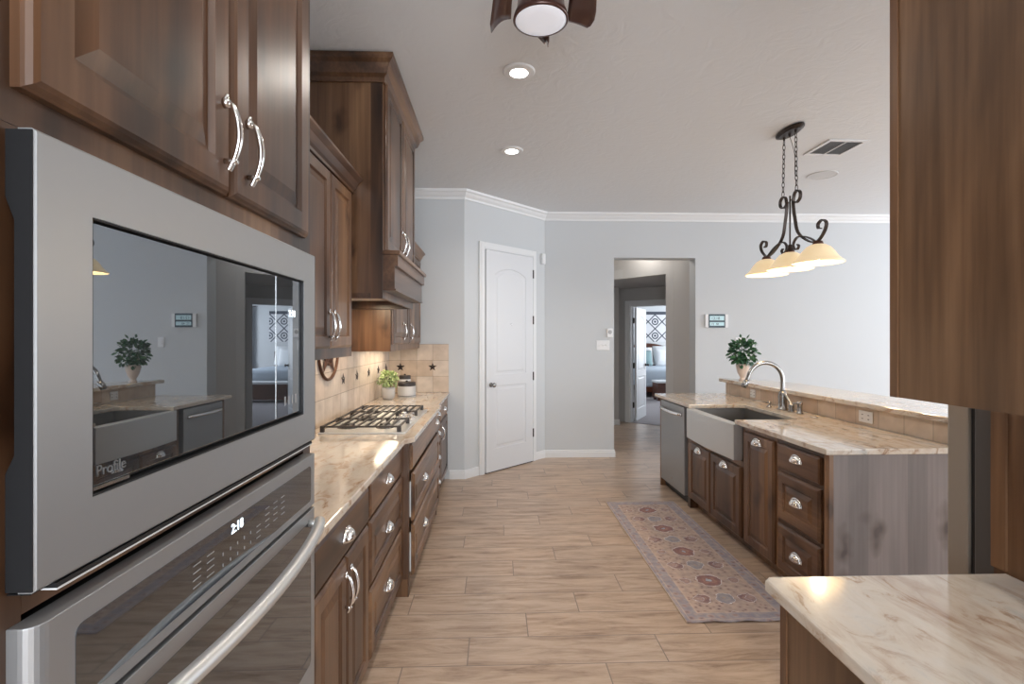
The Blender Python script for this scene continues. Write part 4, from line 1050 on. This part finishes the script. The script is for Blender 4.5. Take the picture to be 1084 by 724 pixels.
# ceiling fan
fxc, fyc = .187, 2.10
t = thing('ceiling_fan', 'small bronze ceiling fan with curved blades and round frosted light', 'fan', (fxc, fyc, 2.80))
bm = B(); lathe(bm, [(.001, .239), (.07, .239), (.07, .215), (.05, .19), (.016, .185), (.016, .13), (.06, .12), (.095, .10), (.100, .05), (.112, .02), (.116, .004), (.112, 0), (.106, .0)], 36, cap=False); obj('motor_housing', bm, fan_m, t, smooth=True)
bm = B(); lathe(bm, [(.001, -.006), (.06, -.005), (.098, -.002), (.108, .003), (.108, .008)], 36, cap=False); obj('light_lens', bm, fan_lens, t, smooth=True)
def blade(rows, arch=.030):
    # rows: (inner xy, outer xy) stations from one end of the petal to the other, drooping outer edge
    bm = B(); G = []
    n = len(rows); nv = 6
    for i, (a, b, z) in enumerate(rows):
        row = []
        for j in range(nv + 1):
            v = j / nv
            row.append(bm.verts.new((a[0] + (b[0] - a[0]) * v - fxc, a[1] + (b[1] - a[1]) * v - fyc, z + arch * math.sin(PI * v * .8) - .035 * v - 2.80)))
        G.append(row)
    for i in range(n - 1):
        for j in range(nv): bm.faces.new((G[i][j], G[i + 1][j], G[i + 1][j + 1], G[i][j + 1]))
    bmesh.ops.recalc_face_normals(bm, faces=bm.faces); bmesh.ops.solidify(bm, geom=bm.faces[:], thickness=.004)
    return bm
obj('blade', blade([((.10, 1.84), (.03, 1.86), 2.89), ((.085, 1.92), (.010, 1.92), 2.885), ((.070, 2.02), (-.008, 2.01), 2.88), ((.066, 2.10), (-.018, 2.12), 2.87), ((.066, 2.155), (-.026, 2.20), 2.865), ((.066, 2.18), (-.022, 2.255), 2.86)]), fan_m, t, smooth=True)
obj('blade', blade([((.29, 1.86), (.37, 1.84), 2.88), ((.296, 1.94), (.39, 1.93), 2.875), ((.298, 2.02), (.404, 2.01), 2.87), ((.302, 2.09), (.416, 2.08), 2.865), ((.305, 2.14), (.418, 2.125), 2.86), ((.306, 2.172), (.408, 2.158), 2.855), ((.312, 2.180), (.395, 2.172), 2.855)], .004), fan_m, t, smooth=True)
obj('blade', blade([((.16, 2.15), (.225, 2.15), 2.88), ((.170, 2.21), (.235, 2.21), 2.87), ((.178, 2.26), (.240, 2.26), 2.865), ((.190, 2.31), (.245, 2.31), 2.86), ((.225, 2.355), (.245, 2.35), 2.855)]), fan_m, t, smooth=True)
obj('blade', blade([((.09, 1.99), (.10, 1.88), 2.88), ((.15, 1.985), (.155, 1.84), 2.87), ((.22, 1.985), (.225, 1.84), 2.865), ((.27, 1.99), (.275, 1.89), 2.86)]), fan_m, t, smooth=True)
# pendant
PX = 2.2; PC = (3.71,)
t = thing('pendant_lamp', 'bronze scrolled island pendant with three amber glass shades on chains', 'lamp', (PX, 3.71, CH))
def pt(y, z): return (0, y - 3.71, z - CH)
bm = B()
k_ = 24
a = [(.065 * math.cos(2 * PI * i / k_), .155 * math.sin(2 * PI * i / k_)) for i in range(k_)]
R = []
for s, z in ((.9, -.001), (1, -.006), (1, -.016), (.75, -.030)): R.append([bm.verts.new((x * s, y * s, z)) for x, y in a])
for i in range(3):
    for k in range(k_): bm.faces.new((R[i][k], R[i][(k + 1) % k_], R[i + 1][(k + 1) % k_], R[i + 1][k]))
bm.faces.new(R[0]); bm.faces.new(R[-1]); bmesh.ops.recalc_face_normals(bm, faces=bm.faces)
for dy in (-.075, .0, .075): tube(bm, [(0, dy, -.03), (0, dy, -.052)], [.012, .007], 8)
obj('canopy', bm, bronze, t)
def chain(p0, p1):
    bm = B(); p0 = Vector(p0); p1 = Vector(p1); L = (p1 - p0).length; n = int(L / .034); d = (p1 - p0) / n
    for i in range(n):
        c = p0 + d * (i + .5); tt = d.normalized(); s = Vector((1, 0, 0)) if i % 2 else Vector((0, 1, 0))
        tube(bm, [c + tt * (.023 * math.cos(2 * PI * k / 12)) + s * (.0095 * math.sin(2 * PI * k / 12)) for k in range(13)], .0026, 6, cap=False)
    return bm
obj('chain', chain((0, .075, -.05), pt(3.80, 2.565)), bronze, t, smooth=True)
obj('chain', chain((0, -.075, -.05), pt(3.625, 2.565)), bronze, t, smooth=True)
bm = B(); tube(bm, smooth_path([(0, .0, -.05), (.006, -.05, -.2), (-.004, -.07, -.34), (.004, -.07, -.44), (0, -.02, -.53)], 5), .002, 6); obj('cord', bm, bronze, t)
Larm = [(3.741, 2.51), (3.762, 2.482), (3.797, 2.475), (3.832, 2.495), (3.836, 2.535), (3.804, 2.560), (3.765, 2.545), (3.750, 2.49), (3.753, 2.44), (3.769, 2.369), (3.804, 2.257), (3.901, 2.180), (4.016, 2.141), (4.096, 2.186), (4.125, 2.246), (4.085, 2.278), (4.04, 2.262), (4.040, 2.232), (4.065, 2.224)]
Larm = [(y, z) for y, z in Larm]
def strap(pts, w=.011, th=.0045):
    bm = B(); tube(bm, smooth_path([pt(*p) for p in pts], 5), w, 8, flat=th / w, up=None)
    return bm
def strap2(pts, w=.011, th=.004):
    # flat iron strap: wide in x, thin in plane
    bm = B(); P_ = smooth_path([pt(*p) for p in pts], 5); n = len(P_); prev = []
    rings = []
    for i, p in enumerate(P_):
        tt = (P_[min(i + 1, n - 1)] - P_[max(i - 1, 0)]).normalized(); nn = Vector((1, 0, 0)).cross(tt).normalized()
        rings.append([bm.verts.new(p + Vector((sx * w, 0, 0)) + nn * sn * th) for sx, sn in ((-1, -1), (1, -1), (1, 1), (-1, 1))])
    for i in range(n - 1):
        for k in range(4): bm.faces.new((rings[i][k], rings[i][(k + 1) % 4], rings[i + 1][(k + 1) % 4], rings[i + 1][k]))
    bm.faces.new(rings[0]); bm.faces.new(rings[-1]); bmesh.ops.recalc_face_normals(bm, faces=bm.faces)
    return bm
mir = lambda L: [(2 * 3.708 - y, z) for y, z in L]
obj('scroll_arm', strap2(Larm), bronze, t); obj('scroll_arm', strap2(mir(Larm)), bronze, t)
low = [(4.016, 2.143), (3.94, 2.185), (3.86, 2.212), (3.793, 2.215), (3.752, 2.178), (3.762, 2.140), (3.80, 2.130), (3.818, 2.152), (3.80, 2.165)]
obj('lower_scroll', strap2(low, .009), bronze, t); obj('lower_scroll', strap2(mir(low), .009), bronze, t)
bm = B(); tube(bm, [pt(3.708, 2.545), pt(3.708, 2.17)], .006, 8); lathe(bm, [(.006, .0), (.016, -.012), (.016, -.03), (.03, -.045), (.034, -.06)], 14, c=pt(3.708, 2.185)); obj('centre_rod', bm, bronze, t, smooth=True)
for y in (3.38, 3.708, 4.036):
    bm = B(); lathe(bm, [(.012, .018), (.028, .012), (.034, -.004), (.030, -.012)], 18, c=pt(y, 2.13)); obj('shade_cap', bm, rust, t, smooth=True)
    bm = B(); pr = [(.030, 2.122), (.045, 2.118), (.075, 2.100), (.100, 2.070), (.118, 2.040), (.140, 2.014), (.158, 2.002), (.160, 1.996)]
    pin = [(r - .004, z - .004) for r, z in pr[::-1]]
    lathe(bm, [(r, z - CH) for r, z in pr + pin], 36, c=(0, y - 3.71, 0), cap=False); s = obj('lamp_shade', bm, shade_m, t, smooth=True, label='amber glass shade')
    bm = B(); lathe(bm, [(.002, 2.008 - CH), (.018, 2.014 - CH), (.027, 2.035 - CH), (.022, 2.06 - CH), (.012, 2.08 - CH), (.012, 2.11 - CH)], 16, c=(0, y - 3.71, 0)); obj('bulb', bm, bulb_m, s, smooth=True)
    l = bpy.data.lights.new('pendant_bulb', 'POINT'); l.energy = 5; l.color = (1, .78, .5); l.shadow_soft_size = .03
    o = bpy.data.objects.new('pendant_bulb', l); COL.objects.link(o); o.parent = t; o.location = (0, y - 3.71, 1.985 - CH)

# ------------------------------------------------------------------ wall devices
t = thing('weather_display', 'white and dark digital weather display on the far wall right of the opening', 'display', (2.765, YF - .0005, 1.70))
bx('housing', white_pl, t, -.145, .145, -.028, 0, -.082, .082, bev=.003)
bx('screen_frame', dark_lcd, t, -.105, .105, -.032, -.0285, -.084, .084)
bm = B(); box(bm, -.09, .09, -.0335, -.0322, .006, .062); box(bm, -.09, .09, -.0335, -.0322, -.060, -.016); s = obj('screen', bm, lcd, t)
text_mesh('digits', '12:18', .05, dark_lcd, s, (-.075, -.0338, .015), RX); text_mesh('digits', '72  48', .038, dark_lcd, s, (-.075, -.0338, -.052), RX)
t = thing('light_switch', 'white three-gang light switch plate on the far wall', 'switch', (1.335, YF - .0005, 1.395))
bx('plate', white_pl, t, -.082, .082, -.007, 0, -.06, .06, bev=.003)
for x in (-.046, 0, .046): bx('toggle', white_pl, t, x - .006, x + .006, -.018, -.0072, -.012, .014, bev=.002)
t = thing('thermostat', 'small white round-faced sensor on the far wall above the switch plate', 'thermostat', (1.42, YF - .0005, 1.548))
bx('housing', white_pl, t, -.038, .038, -.022, 0, -.055, .055, bev=.008)
bm = B(); lathe(bm, [(.024, 0), (.024, .004), (.018, .006)], 20, mat=Mx); obj('dial', bm, plain('dial_grey', (.4, .4, .4), .4), t, loc=(0, -.0225, .012))
px, py = dp(1.27)
t = thing('door_chime', 'small white motion sensor box high in the corner right of the pantry door', 'sensor', (px, py - .0, 2.46), ang)
bx('housing', white_pl, t, -.03, .03, -.035, -.001, -.065, .065, bev=.006)
t = thing('light_switch', 'small white single switch on the far wall behind the bar plant', 'switch', (3.05, YF - .0005, 1.435))
bx('plate', white_pl, t, -.037, .037, -.007, 0, -.06, .06, bev=.003); bx('toggle', white_pl, t, -.016, .016, -.012, -.0072, -.03, .03)

# ------------------------------------------------------------------ bedroom
t = thing('bed', 'wooden bed with pale blue bedding in the bedroom', 'bed', (4.45, 12.5, .006))
bm = B(); box(bm, -.85, .85, .0, 2.1, .14, .34); obj('frame', bm, wood_red, t)
for sx in (-.8, .8):
    for yy in (.06, 2.05): bx('leg', wood_red, t, sx - .04, sx + .04, yy - .04, yy + .04, 0, .14)
bm = B(); box(bm, -.88, .88, -.03, 2.05, .26, .70, bev=.07); obj('comforter', bm, linen, t, smooth=True)
bm = B(); pts = [(-.9, 0), (.9, 0), (.9, 1.10)] + [(.9 - 1.8 * i / 16, 1.10 + .24 * math.sin(PI * i / 16)) for i in range(1, 16)] + [(-.9, 1.10)]
A_ = [bm.verts.new((x, 2.20, z)) for x, z in pts]; B_ = [bm.verts.new((x, 2.28, z)) for x, z in pts]
bm.faces.new(A_); bm.faces.new(B_[::-1])
for i in range(len(pts)): bm.faces.new((A_[i], B_[i], B_[(i + 1) % len(pts)], A_[(i + 1) % len(pts)]))
bmesh.ops.recalc_face_normals(bm, faces=bm.faces); obj('headboard', bm, wood_red, t)
def pillow(x, y, z, w, h, tilt, m, label):
    bm = B(); box(bm, -w / 2, w / 2, -.07, .07, -h / 2, h / 2); bmesh.ops.subdivide_edges(bm, edges=bm.edges[:], cuts=6, use_grid_fill=True)
    for v in bm.verts:
        fx_ = 1 - (abs(v.co.x) / (w / 2)) ** 3; fz = 1 - (abs(v.co.z) / (h / 2)) ** 3
        v.co.y *= .15 + .95 * max(0, fx_ * fz) ** .5
    o = obj('pillow', bm, m, smooth=True, loc=(x, y, z)); o.rotation_euler = (tilt, 0, 0); tag(o, label, 'pillow', 'pillows on the bed')
pillow(4.20, 14.50, .98, .68, .50, -.25, pillow_w, 'white pillow at the back, left, against the headboard')
pillow(4.90, 14.50, 1.0, .68, .54, -.25, pillow_w, 'white pillow at the back, right, against the headboard')
pillow(4.20, 14.18, .93, .44, .44, -.35, pillow_b, 'muted teal plaid cushion at the front of the pillows')
pillow(4.76, 14.20, .97, .50, .52, -.35, pillow_w, 'cream cushion right of the teal plaid cushion')
t = thing('bench', 'dark wooden storage bench with white cushion at the foot of the bed', 'bench', (3.82, 11.8, .006))
bm = B(); box(bm, 0, 1.25, 0, .42, .06, .42); box(bm, .02, .08, .02, .08, 0, .06); box(bm, 1.17, 1.23, .02, .08, 0, .06); box(bm, .02, .08, .34, .40, 0, .06); box(bm, 1.17, 1.23, .34, .40, 0, .06); obj('chest', bm, wood_red, t)
bx('seat_cushion', pillow_w, t, -.02, 1.27, -.02, .44, .42, .47, bev=.015)
bm = B(); box(bm, -.62, .62, -.008, 0, -.45, .45)
o = obj('wall_tapestry', bm, tapestry_m, loc=(5.0, 14.995, 1.84)); tag(o, 'black and white patterned tapestry on the bedroom wall above the bed', 'tapestry')
t = thing('window_curtain', 'grey curtain hanging right of the tapestry in the bedroom', 'curtain', (6.05, 14.9, 0))
bm = B(); pts = [(x * .02, .03 * math.sin(x * 1.3)) for x in range(16)]; poly = pts + [(x, y + .01) for x, y in pts[::-1]]; prism(bm, poly, .03, 2.4); obj('panel', bm, curtain_m, t)
bm = B(); pts = [(.36 + x * .02, .03 * math.sin(x * 1.3)) for x in range(30)]; poly = pts + [(x, y + .01) for x, y in pts[::-1]]; prism(bm, poly, .03, 2.4); obj('sheer', bm, sheer_m, t)
bm = B(); tube(bm, [(-.1, 0, 2.42), (1.1, 0, 2.42)], .012, 8); obj('rod', bm, bronze, t)
